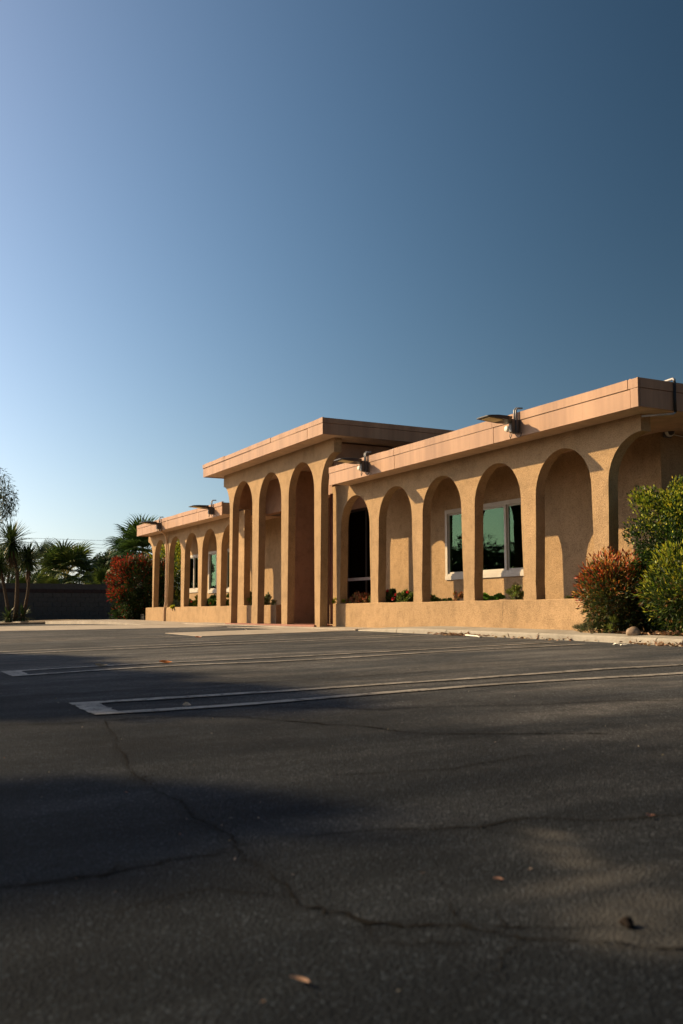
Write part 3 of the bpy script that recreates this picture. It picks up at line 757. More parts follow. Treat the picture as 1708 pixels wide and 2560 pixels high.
def pal(n, cols, w=None, jit=.18):
    cols = np.array(cols); k = rng.choice(len(cols), n, p=None if w is None else np.array(w) / sum(w))
    return np.clip(cols[k] * (1 + rng.normal(0, jit, (n, 1))) * (1 + rng.normal(0, .06, (n, 3))), .004, 1)

def clump_points(n, clumps, spread, flat=1.):
    k = rng.integers(0, len(clumps), n); c = np.array(clumps)[k]
    off = rng.normal(0, 1, (n, 3)); off /= np.linalg.norm(off, axis=1, keepdims=True); off *= (rng.random((n, 1)) ** .45) * spread
    off[:, 2] *= flat
    return c + off, off, k

def ellipsoid_clumps(n, r, boxy=2.0, shell=.35):
    out = []
    while len(out) < n:
        p = rng.uniform(-1, 1, 3); d = (abs(p) ** boxy).sum() ** (1 / boxy)
        if shell < d <= 1: out.append(p * r)
    return np.array(out)

def shrub(name, label, cat, loc, r, nl, L, W, cols, wts=None, nclump=60, spread=.2, boxy=2.2, top=None, stems=5, group=None, base_gap=.05, droop=0.):
    """free standing shrub: stems from the ground and a crown of separate leaves; r = half sizes, loc = base"""
    t = tag(empty(name, loc), label, cat, group)
    r = np.array(r); cl = ellipsoid_clumps(nclump, r, boxy); cl[:, 2] += r[2] + base_gap
    P_, off, k = clump_points(nl, cl, spread)
    P_[:, 2] = np.maximum(P_[:, 2], .02)
    ctr = np.array([0, 0, r[2] * .8]); ax = (P_ - ctr) / r.max() + rng.normal(0, .6, P_.shape) + off / spread * .6; ax[:, 2] += .25 - droop
    C = pal(nl, cols, wts)
    if top is not None:
        cols2, w2, frac = top
        C2 = pal(nl, cols2, w2); h = frac(P_, r); sel = rng.random(nl) < h; C[sel] = C2[sel]
    # leaf shapes from the points and colours above
    V, F_, CC = leaf_quads(P_, ax, rng.uniform(.7, 1.25, nl) * L, rng.uniform(.7, 1.2, nl) * W, C)
    link('crown', quads_mesh('crown', V, F_, CC), M['leaf'], t)
    m = MB()
    for i in range(stems):
        a = rng.uniform(0, 6.28); e = cl[rng.integers(0, len(cl))]
        m.tube([(.06 * math.cos(a), .06 * math.sin(a), -.06), tuple(e * np.array([.35, .35, .45])), tuple(e * .9)], [.018, .012, .005], 5)
    m.build('stem', M['bark'], t); return t

GREEN = [(.045, .085, .018), (.06, .11, .02), (.035, .065, .016), (.10, .15, .02)]
YG = [(.34, .36, .025), (.25, .31, .022), (.44, .42, .035)]
RED = [(.40, .065, .02), (.50, .13, .025), (.30, .03, .018), (.48, .21, .03)]
# near corner
shrub('nandina_shrub', 'red tipped feathery shrub standing in front of the last near arch', 'shrub', (-9.42, 8.62, .0), (.42, .36, .46), 11000, .062, .018,
      [(.05, .075, .018), (.035, .05, .014), (.12, .12, .02), (.16, .07, .02)], [4, 4, 2, 1.5], 75, .16, 2.1,
      (RED + [(.36, .24, .03)], [3, 3, 2, 2, 2], lambda p, r: np.clip((p[:, 2] / (2 * r[2]) - .45) * 1.3 + np.clip(-p[:, 0] / r[0] - .25, 0, 1) * .8, 0, .88)), 7)
shrub('nandina_shrub', 'yellow green feathery shrub at the near picture edge beside the round rock', 'shrub', (-8.25, 8.72, .0), (.48, .38, .46), 13000, .066, .019,
      [(.035, .065, .013), (.022, .04, .01), (.09, .13, .02), (.20, .10, .03)], [4, 3, 2, .7], 80, .17, 2.1,
      (YG, None, lambda p, r: np.clip((p[:, 2] / (2 * r[2]) - .4) * .9 + np.clip(-p[:, 0] / r[0] - .4, 0, 1) * .6, 0, .7)), 7)  # sun highlights painted into the top and sunward leaves
shrub('privet_shrub', 'tall clipped green shrub with small oval leaves at the near corner', 'shrub', (-8.70, 9.20, .0), (.60, .50, .87), 46000, .038, .026,
      [(.025, .055, .011), (.035, .075, .013), (.018, .038, .009)], None, 280, .15, 4.5,
      (YG + [(.12, .18, .02)], None, lambda p, r: np.clip((p[:, 2] / (2 * r[2]) - .62) * 2.0, .10, .7)), 8)  # yellow tips, with sun highlights put into the top leaves' colour
# small herbs at the foot of the wall
def tuft(name, label, cat, loc, r, nl, L, W, cols, group=None, blade=False, flowers=None):
    t = tag(empty(name, loc), label, cat, group)
    nl = int(nl * 1.5); nc = max(5, nl // 60); cl = ellipsoid_clumps(nc, np.array(r), 2., 0.); cl[:, 2] = np.abs(cl[:, 2]) * 1.6 + .03
    P_, off, k = clump_points(nl, cl, min(r) * .4); P_[:, 2] = np.maximum(P_[:, 2], .015)
    ax = P_ * np.array([1, 1, .6]) / max(r) + rng.normal(0, .55, P_.shape); ax[:, 2] += .5
    V, F_, CC = leaf_quads(P_, ax, rng.uniform(.7, 1.3, nl) * L, rng.uniform(.7, 1.2, nl) * W, np.clip(pal(nl, cols) * 1.25, 0, 1))
    link('foliage', quads_mesh('foliage', V, F_, CC), M['leaf'], t)
    m = MB()
    for c in cl[:8]: m.tube([(0, 0, -.03), tuple(c * np.array([.5, .5, .6])), tuple(c)], [.006, .004, .002], 4)
    m.build('stem', M['bark'], t)
    if flowers:
        fc, pts = flowers
        for p in pts:
            n = 26; d = rng.normal(0, 1, (n, 3)); d[:, 1] -= .6; Vf, Ff, Cf = leaf_quads(np.array(p) + d * .006, d, rng.uniform(.014, .028, n), .018, pal(n, fc))
            link('flower', quads_mesh('flower', Vf, Ff, Cf), M['leaf'], t)
    return t
tuft('weed', 'small grey green weed at the foot of the planter wall near the red shrub', 'weed', (-9.86, 8.52, .03), (.07, .06, .07), 160, .06, .008, [(.10, .12, .06), (.13, .13, .06)])
tuft('weed', 'dark low herb under the red tipped shrub behind the curb', 'weed', (-9.62, 8.46, .02), (.16, .08, .12), 700, .05, .008, [(.07, .085, .035), (.10, .10, .04)])
tuft('weed', 'single upright green weed behind the curb left of the rock', 'weed', (-9.22, 8.45, .02), (.04, .04, .14), 120, .07, .009, [(.14, .17, .03)])
# planter plants of the near wing
OR = [(.34, .12, .06), (.28, .08, .05), (.40, .20, .08), (.12, .12, .03)]
tuft('dwarf_nandina', 'orange red leafy plant spilling over the planter below the first near arch', 'plant', (-16.72, 9.04, .42), (.36, .13, .14), 1400, .05, .018, OR)
tuft('trailing_plant', 'yellow green trailing plant hanging over the planter end beside the entrance', 'plant', (-17.2, 8.90, .45), (.28, .22, .05), 420, .05, .02, YG + [(.12, .18, .03)])
tuft('rose_bush', 'small upright leafy sprig at the right of the first near arch', 'plant', (-16.36, 9.1, .42), (.05, .05, .2), 120, .05, .028, [(.10, .13, .04), (.13, .15, .05)])
REDF = [(.62, .02, .04), (.5, .015, .03)]
tuft('rose_bush', 'green bush with red roses in the planter, left half of the second near arch', 'plant', (-15.62, 9.08, .42), (.22, .14, .13), 800, .05, .032, [(.07, .11, .025), (.12, .16, .03), (.05, .08, .02)], flowers=(REDF, [(.05, -.1, .26)]))
tuft('rose_bush', 'green bush with red roses in the planter, right half of the second near arch', 'plant', (-15.06, 9.06, .42), (.26, .14, .12), 900, .05, .032, [(.07, .11, .025), (.14, .17, .03), (.05, .08, .02)], flowers=(REDF, [(-.16, -.12, .18), (-.24, -.13, .1), (.22, -.1, .22)]))
tuft('rose_bush', 'low plant with a red bloom at the left of the third near arch', 'plant', (-14.36, 9.15, .42), (.12, .1, .07), 300, .05, .03, [(.07, .10, .025), (.12, .14, .03)], flowers=(REDF, [(0, -.08, .12), (.06, -.08, .13)]))
tuft('ground_plant', 'low green ground plant in the middle of the third near arch', 'plant', (-14.0, 9.12, .42), (.22, .1, .04), 420, .045, .032, [(.08, .15, .03), (.12, .18, .03)])
tuft('dwarf_nandina', 'small reddish plant at the right of the third near arch', 'plant', (-13.58, 9.15, .42), (.10, .08, .11), 320, .045, .018, OR + [(.09, .13, .03)])
tuft('ground_plant', 'bright green ground plant at the left of the fourth near arch', 'plant', (-12.75, 9.12, .42), (.20, .1, .06), 520, .045, .034, [(.10, .24, .03), (.14, .28, .03)])
tuft('ground_plant', 'bright green ground plant in the middle of the fourth near arch', 'plant', (-12.36, 9.12, .42), (.13, .1, .07), 360, .045, .03, [(.10, .22, .03), (.07, .15, .03)])
tuft('weed', 'tall wispy weed at the right of the fourth near arch', 'plant', (-11.98, 9.12, .42), (.15, .1, .17), 650, .045, .016, [(.15, .19, .04), (.20, .20, .05), (.09, .15, .03)])
tuft('weed', 'sparse yellowed weed stalks behind the wispy weed in the fourth near arch', 'plant', (-12.12, 9.3, .42), (.14, .1, .24), 130, .05, .010, [(.22, .20, .08)])
tuft('ground_plant', 'low creeping plant inside the fifth near arch', 'plant', (-10.75, 9.15, .42), (.28, .1, .04), 420, .045, .026, [(.10, .17, .03), (.16, .14, .05)])
for i, (x, y, s_) in enumerate([(-12.55, 9.05, .09), (-12.18, 9.04, .10), (-12.28, 9.03, .06), (-14.15, 9.03, .05), (-10.95, 9.04, .07), (-13.8, 9.04, .05)]):
    b = ball(s_, s_ * .8, s_ * .5); me_o = b.build('planter_stone', M['rock'], None, True, (x, y, .43))
    tag(me_o, ['grey stone left of the fourth near arch middle', 'largest grey stone by the wispy weed', 'small stone touching the largest planter stone', 'small stone in the third near arch', 'stone in the fifth near arch', 'small stone right of the third arch middle'][i], 'stone', 'stones in the near planter')
# far planter and entrance plants
tuft('geranium', 'yellow leaved plant above green leaves in the third far arch', 'plant', (-26.48, 9.1, .42), (.16, .12, .20), 500, .06, .04, [(.42, .36, .03), (.34, .32, .03), (.10, .18, .03)])
tuft('geranium', 'green plant with a red bloom in the third far arch', 'plant', (-26.75, 9.02, .42), (.28, .1, .12), 700, .06, .045, [(.09, .19, .03), (.13, .22, .03)], flowers=(REDF, [(.38, -.08, .18), (-.1, -.08, .1)]))
tuft('geranium', 'leafy green plant with red blooms in the fourth far arch', 'plant', (-25.1, 9.08, .42), (.34, .14, .17), 1100, .065, .05, [(.07, .14, .025), (.10, .18, .03), (.05, .09, .02)], flowers=(REDF, [(.18, -.12, .2), (.22, -.12, .12), (.02, -.12, .08)]))
tuft('geranium', 'green plant with pink bloom in the fifth far arch', 'plant', (-23.75, 9.08, .42), (.2, .12, .2), 500, .06, .045, [(.08, .16, .03), (.12, .19, .03)], flowers=([(.6, .2, .25)], [(0, -.1, .2)]))
tuft('agave_tuft', 'grey green tuft in the second far arch', 'plant', (-28.0, 9.05, .42), (.25, .1, .1), 260, .14, .016, [(.10, .15, .09), (.13, .17, .10)])
tuft('trailing_plant', 'small yellow plant hanging over the far planter wall', 'plant', (-27.4, 8.72, .38), (.07, .05, .06), 120, .05, .03, YG)
tuft('potted_shrub', 'green and yellow plant in the entrance planter behind the first tall arch', 'plant', (-22.05, 9.0, .42), (.2, .12, .2), 700, .05, .03, [(.06, .10, .02), (.09, .14, .03), (.30, .28, .03)])
tuft('potted_shrub', 'pale green bush in the entrance planter behind the second tall arch', 'plant', (-21.15, 9.02, .42), (.18, .14, .15), 700, .05, .028, [(.09, .12, .05), (.14, .16, .08), (.05, .07, .03)])

# photinia and hedge at the far end
shrub('photinia_hedge', 'clipped hedge with scarlet new leaves at the far end of the building', 'hedge', (-32.3, 9.22, float(gz(-32.3, 9)) + .02), (.75, .95, .98), 30000, .085, .036,
      [(.03, .055, .014), (.045, .08, .018), (.02, .04, .012)], None, 170, .20, 6.,
      ([(.36, .02, .02), (.42, .05, .02), (.24, .015, .015), (.30, .07, .02)], None, lambda p, r: np.clip((p[:, 2] / (2 * r[2]) - .74) * 1.0 + np.clip(-p[:, 1] / r[1] - .45, 0, 1) * 1.3, .03, .6)), 9)
shrub('hedge_tree', 'tall yellow green bush seen through the far arches behind the red tipped hedge', 'bush', (-34.2, 11.5, float(gz(-34, 9))), (1.3, 1.25, 1.55), 26000, .10, .05,
      [(.05, .09, .016), (.07, .12, .02), (.035, .06, .014)], None, 120, .32, 2.6,
      (YG, None, lambda p, r: np.clip((p[:, 2] / (2 * r[2]) - .45) * 1.8, .15, .8)), 8)
t = tag(empty('utility_box', (-31.0, 9.05, .02)), 'low black box on the ground at the far end of the planter', 'box')
m = MB(); m.box(-.2, .2, -.17, .17, 0, .2, .02); m.build('body', M['rubber'], t); m = MB(); m.box(-.215, .215, -.185, .185, .201, .235, .008); m.build('lid', M['rubber'], t)

# block wall
bw = tag(empty('block_wall', (-44, 8, -.2)), 'low grey block wall with dark cap course behind the yuccas', 'wall')
me = bpy.data.meshes.new('block'); bm_ = MB(); bm_.box(-.1, .1, -.195, .195, 0, .19, .006); 
b0 = bm_.build('block', M['block']); bm2 = MB(); bm2.box(-.115, .115, -.195, .195, 0, .155, .008); c0 = bm2.build('cap_block', M['cap_block'])
zb = -.42
first = True
for r_ in range(8):
    for i in range(26):
        y = 3.0 + i * .4 + (.2 if r_ % 2 else 0)
        o = b0 if first else bpy.data.objects.new('block', b0.data)
        if not first: col.objects.link(o)
        first = False; o.parent = bw; o.location = (rng.normal(0, .002), y - 8, (zb + r_ * .2) + .2)
first = True
for i in range(27):
    o = c0 if first else bpy.data.objects.new('cap_block', c0.data)
    if not first: col.objects.link(o)
    first = False; o.parent = bw; o.location = (0, 3.0 + i * .4 - 8 - .1, zb + 1.6 + .2)
m = MB(); m.box(-.07, .07, -5.19, 5.5, -.3, 1.77); m.build('mortar', M['block'], bw)

# yuccas
def sword(L, W, droop, n=5):
    V = []; F_ = []
    for i in range(n + 1):
        t = i / n; w = W * (.7 + .6 * t) * (1 - t) ** .6 if t < 1 else .001
        V += [(-w / 2, L * t, -droop * L * t * t + .0), (0, L * t, -droop * L * t * t - w * .18), (w / 2, L * t, -droop * L * t * t)]
    for i in range(n):
        for j in range(2): F_.append((3 * i + j, 3 * i + j + 1, 3 * i + 4 + j, 3 * i + 3 + j))
    return np.array(V), np.array(F_)
def rosette(nl, L, W, cols, el0=-50, el1=85, dead=0, parent=None, loc=(0, 0, 0), name='leaf_crown'):
    Vs, Fs, Cs = [], [], []; k = 0
    for i in range(nl + dead):
        d = i >= nl
        el = R(rng.uniform(-88, -55) if d else el0 + (el1 - el0) * (i + rng.random()) / nl); az = i * 2.39996 + rng.normal(0, .15)
        v, f_ = sword(L * rng.uniform(.8, 1.1) * (.85 if d else 1), W * (.8 if d else 1), .12 + .18 * (1 - max(0, math.sin(el))) + (0 if not d else -.02))
        mt = Matrix.Rotation(az, 4, 'Z') @ Matrix.Rotation(el, 4, 'X')
        mm = np.array(mt)[:3, :3]; v = v @ mm.T + np.array([0, 0, rng.uniform(-.12, .05) if not d else rng.uniform(-.25, -.1)])
        c = np.array([(.16, .10, .06)] if d else cols); cc = c[rng.integers(0, len(c))] * (1 + rng.normal(0, .15))
        Vs.append(v); Fs.append(f_ + k); Cs.append(np.tile(np.clip(cc, .004, 1), (len(v), 1))); k += len(v)
    return link(name, quads_mesh(name, np.concatenate(Vs), np.concatenate(Fs), np.concatenate(Cs), True), M['blade'], parent, loc)
yb = float(gz(-36, 6)) + .03
yu = tag(empty('yucca', (-36, 5.85, yb)), 'tall yucca clump with three bare trunks before the block wall', 'yucca')
YC = [(.045, .075, .02), (.06, .10, .025), (.035, .06, .018)]
for pts, rr, (nl, L, dead) in [([(0, -.05, 0), (.05, -.02, .9), (0, -.02, 1.7), (.0, -.27, 2.85)], .06, (190, .85, 80)),
                               ([(.05, .12, 0), (.1, .25, .5), (.05, .36, 1.2), (0, .32, 2.25)], .05, (170, .68, 40)),
                               ([(0, -.2, 0), (-.05, -.35, .8), (0, -.62, 2.05)], .05, (150, .65, 30)),
                               ([(.1, .1, 0), (.15, .18, .25)], .10, (50, .45, 0)), ([(.0, -.25, 0), (.05, -.3, .2)], .10, (50, .45, 0))]:
    m = MB(); n = 10; P3 = []
    for i in range(n + 1):
        t_ = i / n * (len(pts) - 1); a = int(min(t_, len(pts) - 2)); fr_ = t_ - a; P3.append(tuple(np.array(pts[a]) * (1 - fr_) + np.array(pts[a + 1]) * fr_))
    m.tube(P3, [rr * (1.4 - .6 * i / n) for i in range(n + 1)], 8); m.build('trunk', M['bark'], yu, True)
    rosette(nl, L, .07, YC, parent=yu, loc=pts[-1], dead=dead)

# fan palms
def fan_frond(L, seed, cols, nb=22):
    r_ = np.random.default_rng(seed); Vs, Fs, Cs = [], [], []; k = 0
    for i in range(nb):
        a = R(-118 + 236 * i / (nb - 1)); l = L * (1 - .25 * abs(a) / R(118)) * r_.uniform(.92, 1.05); w = L * .16
        d = np.array([math.sin(a), math.cos(a)]); pr = np.array([d[1], -d[0]]); V = []
        for t, ww, dz in ((0, .01, 0), (.35, .5, .06), (.62, .48, .02), (.85, .22, -.08), (1, .01, -.22)):
            p = d * l * t; 
            for s_ in (-1, 0, 1): V.append((p[0] + pr[0] * s_ * w * ww * .5, p[1] + pr[1] * s_ * w * ww * .5, dz * l * (1 if t > .7 else 1) + (.02 * L if s_ == 0 else 0) * (ww > .05)))
        f_ = [(3 * j + s_, 3 * j + s_ + 1, 3 * j + 4 + s_, 3 * j + 3 + s_) for j in range(4) for s_ in range(2)]
        c = np.array(cols[r_.integers(0, len(cols))]) * r_.uniform(.8, 1.2)
        Vs.append(np.array(V)); Fs.append(np.array(f_) + k); Cs.append(np.tile(c, (len(V), 1))); k += len(V)
    # petiole behind the fan
    w = .025; pet = np.array([(-w, -L * 1.0, -.02), (w, -L * 1.0, -.02), (w * .7, 0, 0), (-w * .7, 0, 0)]); Vs.append(pet); Fs.append(np.array([(0, 1, 2, 3)]) + k); Cs.append(np.tile(np.array((.30, .27, .10)), (4, 1)))
    V = np.concatenate(Vs); V[:, 1] += L * 1.0
    return quads_mesh('frond', V, np.concatenate(Fs), np.concatenate(Cs))
PC = [(.075, .125, .025), (.10, .155, .03), (.14, .18, .035), (.05, .085, .02)]
def fan_palm(label, loc, h, L, n, trunk_r, seed, dead=4, cols=PC, el=(-35, 80), name='fan_palm', group=None):
    t = tag(empty(name, loc), label, 'palm tree', group); r_ = np.random.default_rng(seed)
    meshes = [fan_frond(L, seed * 10 + i, cols) for i in range(3)]; dm = fan_frond(L * .85, seed * 10 + 5, [(.26, .20, .12), (.32, .26, .16)])
    for i in range(n + dead):
        d = i >= n; e = R(r_.uniform(-80, -55) if d else el[0] + (el[1] - el[0]) * (i + r_.random()) / n); az = i * 2.39996 + r_.normal(0, .2)
        o = link('frond', dm if d else meshes[i % 3], M['blade'], t)
        o.location = (0, 0, h + r_.uniform(-.1, .1)); o.rotation_euler = (e, r_.normal(0, .25), az); o.rotation_mode = 'XYZ'
        s_ = r_.uniform(.85, 1.12); o.scale = (s_, s_, s_)
    m = MB(); N = 14
    m.tube([(.03 * math.sin(i), .03 * math.cos(i * 1.3), h * i / N) for i in range(N + 1)], [trunk_r * (1.25 - .35 * i / N + (.12 if i % 2 else 0)) for i in range(N + 1)], 9); m.build('trunk', M['bark'], t)
    return t
fan_palm('bushy dark fan palm above the block wall, left of the dark round tree', (-50, 10.45, -.7), 2.85, 1.02, 46, .16, 3, 10)
fan_palm('fan palm rising behind the far roof corner and the red tipped hedge', (-44.5, 12.75, -.7), 3.55, .98, 40, .18, 4, 10, [(.075, .14, .03), (.10, .18, .035), (.055, .10, .022)])
fan_palm('low fan palm behind the block wall beside the yucca trunks', (-48.5, 8.3, -.7), 1.9, .7, 22, .12, 5, 3, [(.10, .16, .03), (.14, .18, .03)])
fan_palm('small yellow green palm just over the block wall, right of the yucca', (-47.5, 9.15, -.7), 1.7, .7, 22, .12, 6, 4, [(.13, .17, .03), (.10, .15, .03)])
fan_palm('yellow green palm over the block wall, behind the scarlet hedge', (-47, 11.75, -.7), 2.0, .75, 24, .12, 8, 3, [(.13, .18, .03), (.09, .14, .03)])
fan_palm('distant bluish palm crown between the yucca and the bushy palm', (-80, 14.9, -1.1), 5.2, 1.0, 24, .16, 9, 3, [(.05, .08, .05), (.06, .09, .06)])

# broad trees: trunk, limbs and clumped leaves
def tree(name, label, loc, clumps, spread, nl, L, W, cols, trunk_r, limb_to=10, droop=0., bark='bark', wts=None, group=None, flat=.8, fork=.45):
    t = tag(empty(name, loc), label, 'tree', group)
    cl = np.array(clumps, float); P_, off, k = clump_points(nl, cl, spread, flat)
    ax = off / spread + rng.normal(0, .5, P_.shape); ax[:, 2] -= droop
    V, F_, CC = leaf_quads(P_, ax, rng.uniform(.7, 1.3, nl) * L, rng.uniform(.7, 1.2, nl) * W, pal(nl, cols, wts))
    link('crown', quads_mesh('crown', V, F_, CC), M['leaf'], t)
    ctr = cl.mean(0); fk = np.array([ctr[0] * .5, ctr[1] * .5, ctr[2] * fork])
    m = MB(); m.tube([(0, 0, -.3), (fk[0] * .2, fk[1] * .2, fk[2] * .5), tuple(fk)], [trunk_r * 1.3, trunk_r, trunk_r * .75], 9); m.build('trunk', M[bark], t, True)
    for c in cl[rng.permutation(len(cl))[:limb_to]]:
        m = MB(); mid = (fk + c) / 2 + rng.normal(0, .05, 3) * np.linalg.norm(c - fk) + np.array([0, 0, .06 * np.linalg.norm(c - fk)])
        m.tube([tuple(fk), tuple(mid), tuple(c)], [trunk_r * .5, trunk_r * .3, trunk_r * .1], 6); m.build('limb', M[bark], t, True)
    return t
def dome(n, r, zc, boxy=2.): 
    c = ellipsoid_clumps(n, np.array(r), boxy, .3); c[:, 2] += zc; return c
tree('ficus_tree', 'dense dark round tree beyond the block wall, right of the bushy palm', (-60, 15.6, -1.1), dome(70, (1.6, 1.6, 1.5), 3.7), .6, 22000, .16, .09, [(.022, .042, .014), (.03, .055, .016), (.016, .03, .011)], .2)
tree('leafy_tree', 'pale hazy treetop rising above the dark round tree', (-75, 19.9, -1.1), dome(40, (1.6, 1.5, 1.6), 4.9), .6, 9000, .12, .06, [(.09, .13, .05), (.12, .15, .06)], .2)
tree('pepper_tree', 'feathery grey green tree behind the yuccas at the far left', (-60, 8.9, -1.1), np.r_[dome(26, (1.4, 1.0, 1.5), 4.6), dome(14, (1.4, .5, .8), 4.4) + np.array([0, .9, 0])], .55, 9000, .16, .03, [(.06, .09, .045), (.08, .11, .05), (.05, .07, .04)], .2, droop=.9)
tree('dark_tree', 'dark leafy mass low behind the bushy palm and wall', (-56, 12.9, -1.1), dome(34, (1.2, 1.9, 1.1), 2.2), .5, 9000, .12, .06, [(.03, .05, .014), (.045, .075, .018)], .16)
# tall eucalyptus to the left, its hanging branch in the corner of the view; the others shade the lot
EU = [(.055, .085, .035), (.075, .10, .045), (.045, .065, .03)]
hang = [(rng.normal(0, .4), 1.733 * (yy - .35) + .35, 1.733 * (zz - .25) + .25) for yy, zz in [(-.35, 4.5), (-.2, 4.3), (-.28, 4.15), (.0, 4.15), (.10, 3.95), (.2, 3.75), (.12, 3.58), (.22, 3.45), (.0, 3.4), (-.05, 3.2), (.15, 3.22), (-.1, 2.95), (-.2, 3.9), (-.3, 3.6), (-.15, 2.7), (-.3, 2.8), (-.25, 2.5), (.05, 3.65), (.1, 3.3), (-.05, 3.75)]]
tree('eucalyptus_tree', 'tall eucalyptus at the left edge with a hanging leafy branch', (-52, 4.2, -.9), [(h_[0], h_[1] + 3.6, h_[2] + .9) for h_ in hang] + [tuple(p) for p in dome(50, (2.6, 1.8, 2.6), 10.5) + np.array([0, -.6, 0])], .42, 9000, .20, .035, EU, .25, 16, droop=1.1, bark='palebark', flat=1.4)

def sun_back(S, h): return (S[0] + SUN.x / SUN.z * h, S[1] + SUN.y / SUN.z * h)
def in_poly(p, poly):
    c = False; j = len(poly) - 1
    for i in range(len(poly)):
        a, b = poly[i], poly[j]
        if (a[1] > p[1]) != (b[1] > p[1]) and p[0] < (b[0] - a[0]) * (p[1] - a[1]) / (b[1] - a[1]) + a[0]: c = not c
        j = i
    return c
def shade_tree(label, poly, h0, h1, n, nl, spread, base, L, W, extra=()):
    xs_ = [p[0] for p in poly]; ys_ = [p[1] for p in poly]; cl = []
    while len(cl) < n:
        p = (rng.uniform(min(xs_), max(xs_)), rng.uniform(min(ys_), max(ys_)))
        if in_poly(p, poly):
            h = rng.uniform(h0, h1); q_ = sun_back(p, h); cl.append((q_[0] - base[0], q_[1] - base[1], h))
    tree('eucalyptus_tree', label, (base[0], base[1], -.25), cl + list(extra), spread, nl, L, W, EU, .26, 20, droop=.5, bark='palebark', fork=.5)
shade_tree('broad eucalyptus outside the left of the view, shading the middle of the lot', [(-5.35, 2.95), (-5.8, 2.75), (-6.6, 2.4), (-8, 2.0), (-9.8, 1.95), (-10.9, 2.2), (-12.2, 1.4), (-13, -1), (-12, -2.5), (-6.2, -2.5), (-5.7, .7), (-5.45, 1.8)], 8.5, 11.5, 260, 56000, .42, (-22.5, -12.6), .28, .09)
shade_tree('slim eucalyptus outside the left of the view, shading the lot near the camera', [(-3.55, .2), (-3.25, .72), (-3.0, .84), (-2.72, .98), (-2.85, .72), (-2.85, .5), (-2.62, .35), (-2.6, -.6), (-3.6, -1.2)], 10, 11.5, 80, 14000, .20, (-17.5, -13.2), .24, .08)

for i, (x, y, h, lb) in enumerate([(-52, -17, 5, 'low spreading leafy tree left of the view, farthest from the building'), (-40, -20, 7, 'leafy tree left of the view, nearest the camera side of the lot')]):
    tree('leafy_tree', lb, (x, y, -.4), dome(60, (3.6, 3.4, h * .42), h * .58), 1.0, 9000, .34, .16, EU, .22)

# ------------------------------------------------------------------ small things on the ground
o = ball(.085, .075, .066).build('river_rock', M['rock'], None, True, (-8.72, 8.31, .045)); o.rotation_euler = (0, .1, .4)
v = np.array([p.co[:] for p in o.data.vertices]); 
for p in o.data.vertices: p.co *= 1 + .08 * math.sin(p.co.x * 40 + 1) * math.sin(p.co.z * 37) + (.06 if p.co.z > .04 else 0) * -1
tag(o, 'rounded pale rock sitting on the curb by the shrubs', 'rock')
# sign at the near picture edge
t = tag(empty('small_sign', (-6.95, 7.62, .0)), 'maroon rounded sign edge at the near picture border', 'sign')
m = MB(); pts = []
w, h, rr = .17, .115, .05
for cx, cz, a0 in ((w - rr, h - rr, 0), (-w + rr, h - rr, 90), (-w + rr, -h + rr, 180), (w - rr, -h + rr, 270)):
    for k in range(6): a = R(a0 + k * 18); pts.append((cx + rr * math.cos(a), cz + rr * math.sin(a)))
k = len(pts)
m.add([(x, -.012, z + .80) for x, z in pts] + [(x, .012, z + .80) for x, z in pts], [tuple(range(k)), tuple(range(k, 2 * k))[::-1]] + [(i, (i + 1) % k, k + (i + 1) % k, k + i) for i in range(k)]); m.build('plate', M['maroon'], t)
m = MB(); m.tube([(0, .03, -.1), (0, .03, .9)], .02, 8); m.build('post', M['galv'], t, True)
t.rotation_euler = (0, 0, R(62.7))

def dry_leaf(loc, L, W, curl, rz, c, label, tilt=0):
    n = 8; V = []
    for i in range(n + 1):
        u = i / n; w_ = W * math.sin(math.pi * min(1, .06 + .94 * u) ** .8) * .5 + .0008; z = curl * L * (4 * (u - .5) ** 2) * .25; bend = .22 * L * math.sin(math.pi * u)
        V += [(L * (u - .5), bend - w_, z + w_ * .5), (L * (u - .5), bend, z), (L * (u - .5), bend + w_, z + w_ * .6)]
    F_ = [(3 * i + j, 3 * i + j + 1, 3 * i + 4 + j, 3 * i + 3 + j) for i in range(n) for j in range(2)]
    me = quads_mesh('fallen_leaf', np.array(V), np.array(F_), np.tile(np.array(c), (len(V), 1)), True)
    o = link('fallen_leaf', me, M['leaf'], None, loc); o.rotation_euler = (tilt, 0, rz); tag(o, label, 'leaf', 'fallen leaves on the asphalt'); return o
def on(x, y, dz=.004): return (x, y, float(gz(x, y)) + dz + sum(a * math.sin(x * fx + y * fy + ph) for a, fx, fy, ph in ((.006, 1.1, 1.7, .3), (.004, 2.3, -1.9, 1.1), (.0008, 4.1, 3.3, 2.), (.0004, -5.3, 6.1, .5))) * min(1, max(0, (12 - math.hypot(x, y)) / 4)))
dry_leaf(on(-1.44, .67, .006), .040, .009, .5, R(62.7 - 35 + 0), (.42, .26, .17), 'curled pinkish brown leaf in the nearest foreground')
dry_leaf(on(-1.98, 1.93, .006), .03, .014, .4, R(100), (.36, .18, .12), 'reddish leaf by the crack at the right foreground', .2)
dry_leaf(on(-5.39, 1.81, .008), .045, .028, .9, R(60), (.55, .42, .30), 'pale folded leaf on the nearest stall line', .6)
dry_leaf(on(-8.94, 2.79, .006), .12, .06, .6, R(70), (.50, .17, .04), 'orange leaf inside the second stall marking', .2)
dry_leaf(on(-8.95, 2.2, .006), .11, .05, .8, R(70), (.30, .24, .15), 'tan leaf on the second stall line', .2)
dry_leaf(on(-1.72, 1.25, .004), .022, .008, .3, R(40), (.33, .18, .13), 'tiny brown leaf in the middle right foreground')
dry_leaf(on(-14.7, 5.1, .006), .10, .05, .5, R(70), (.5, .15, .05), 'small red leaf by the concrete pad', .2)
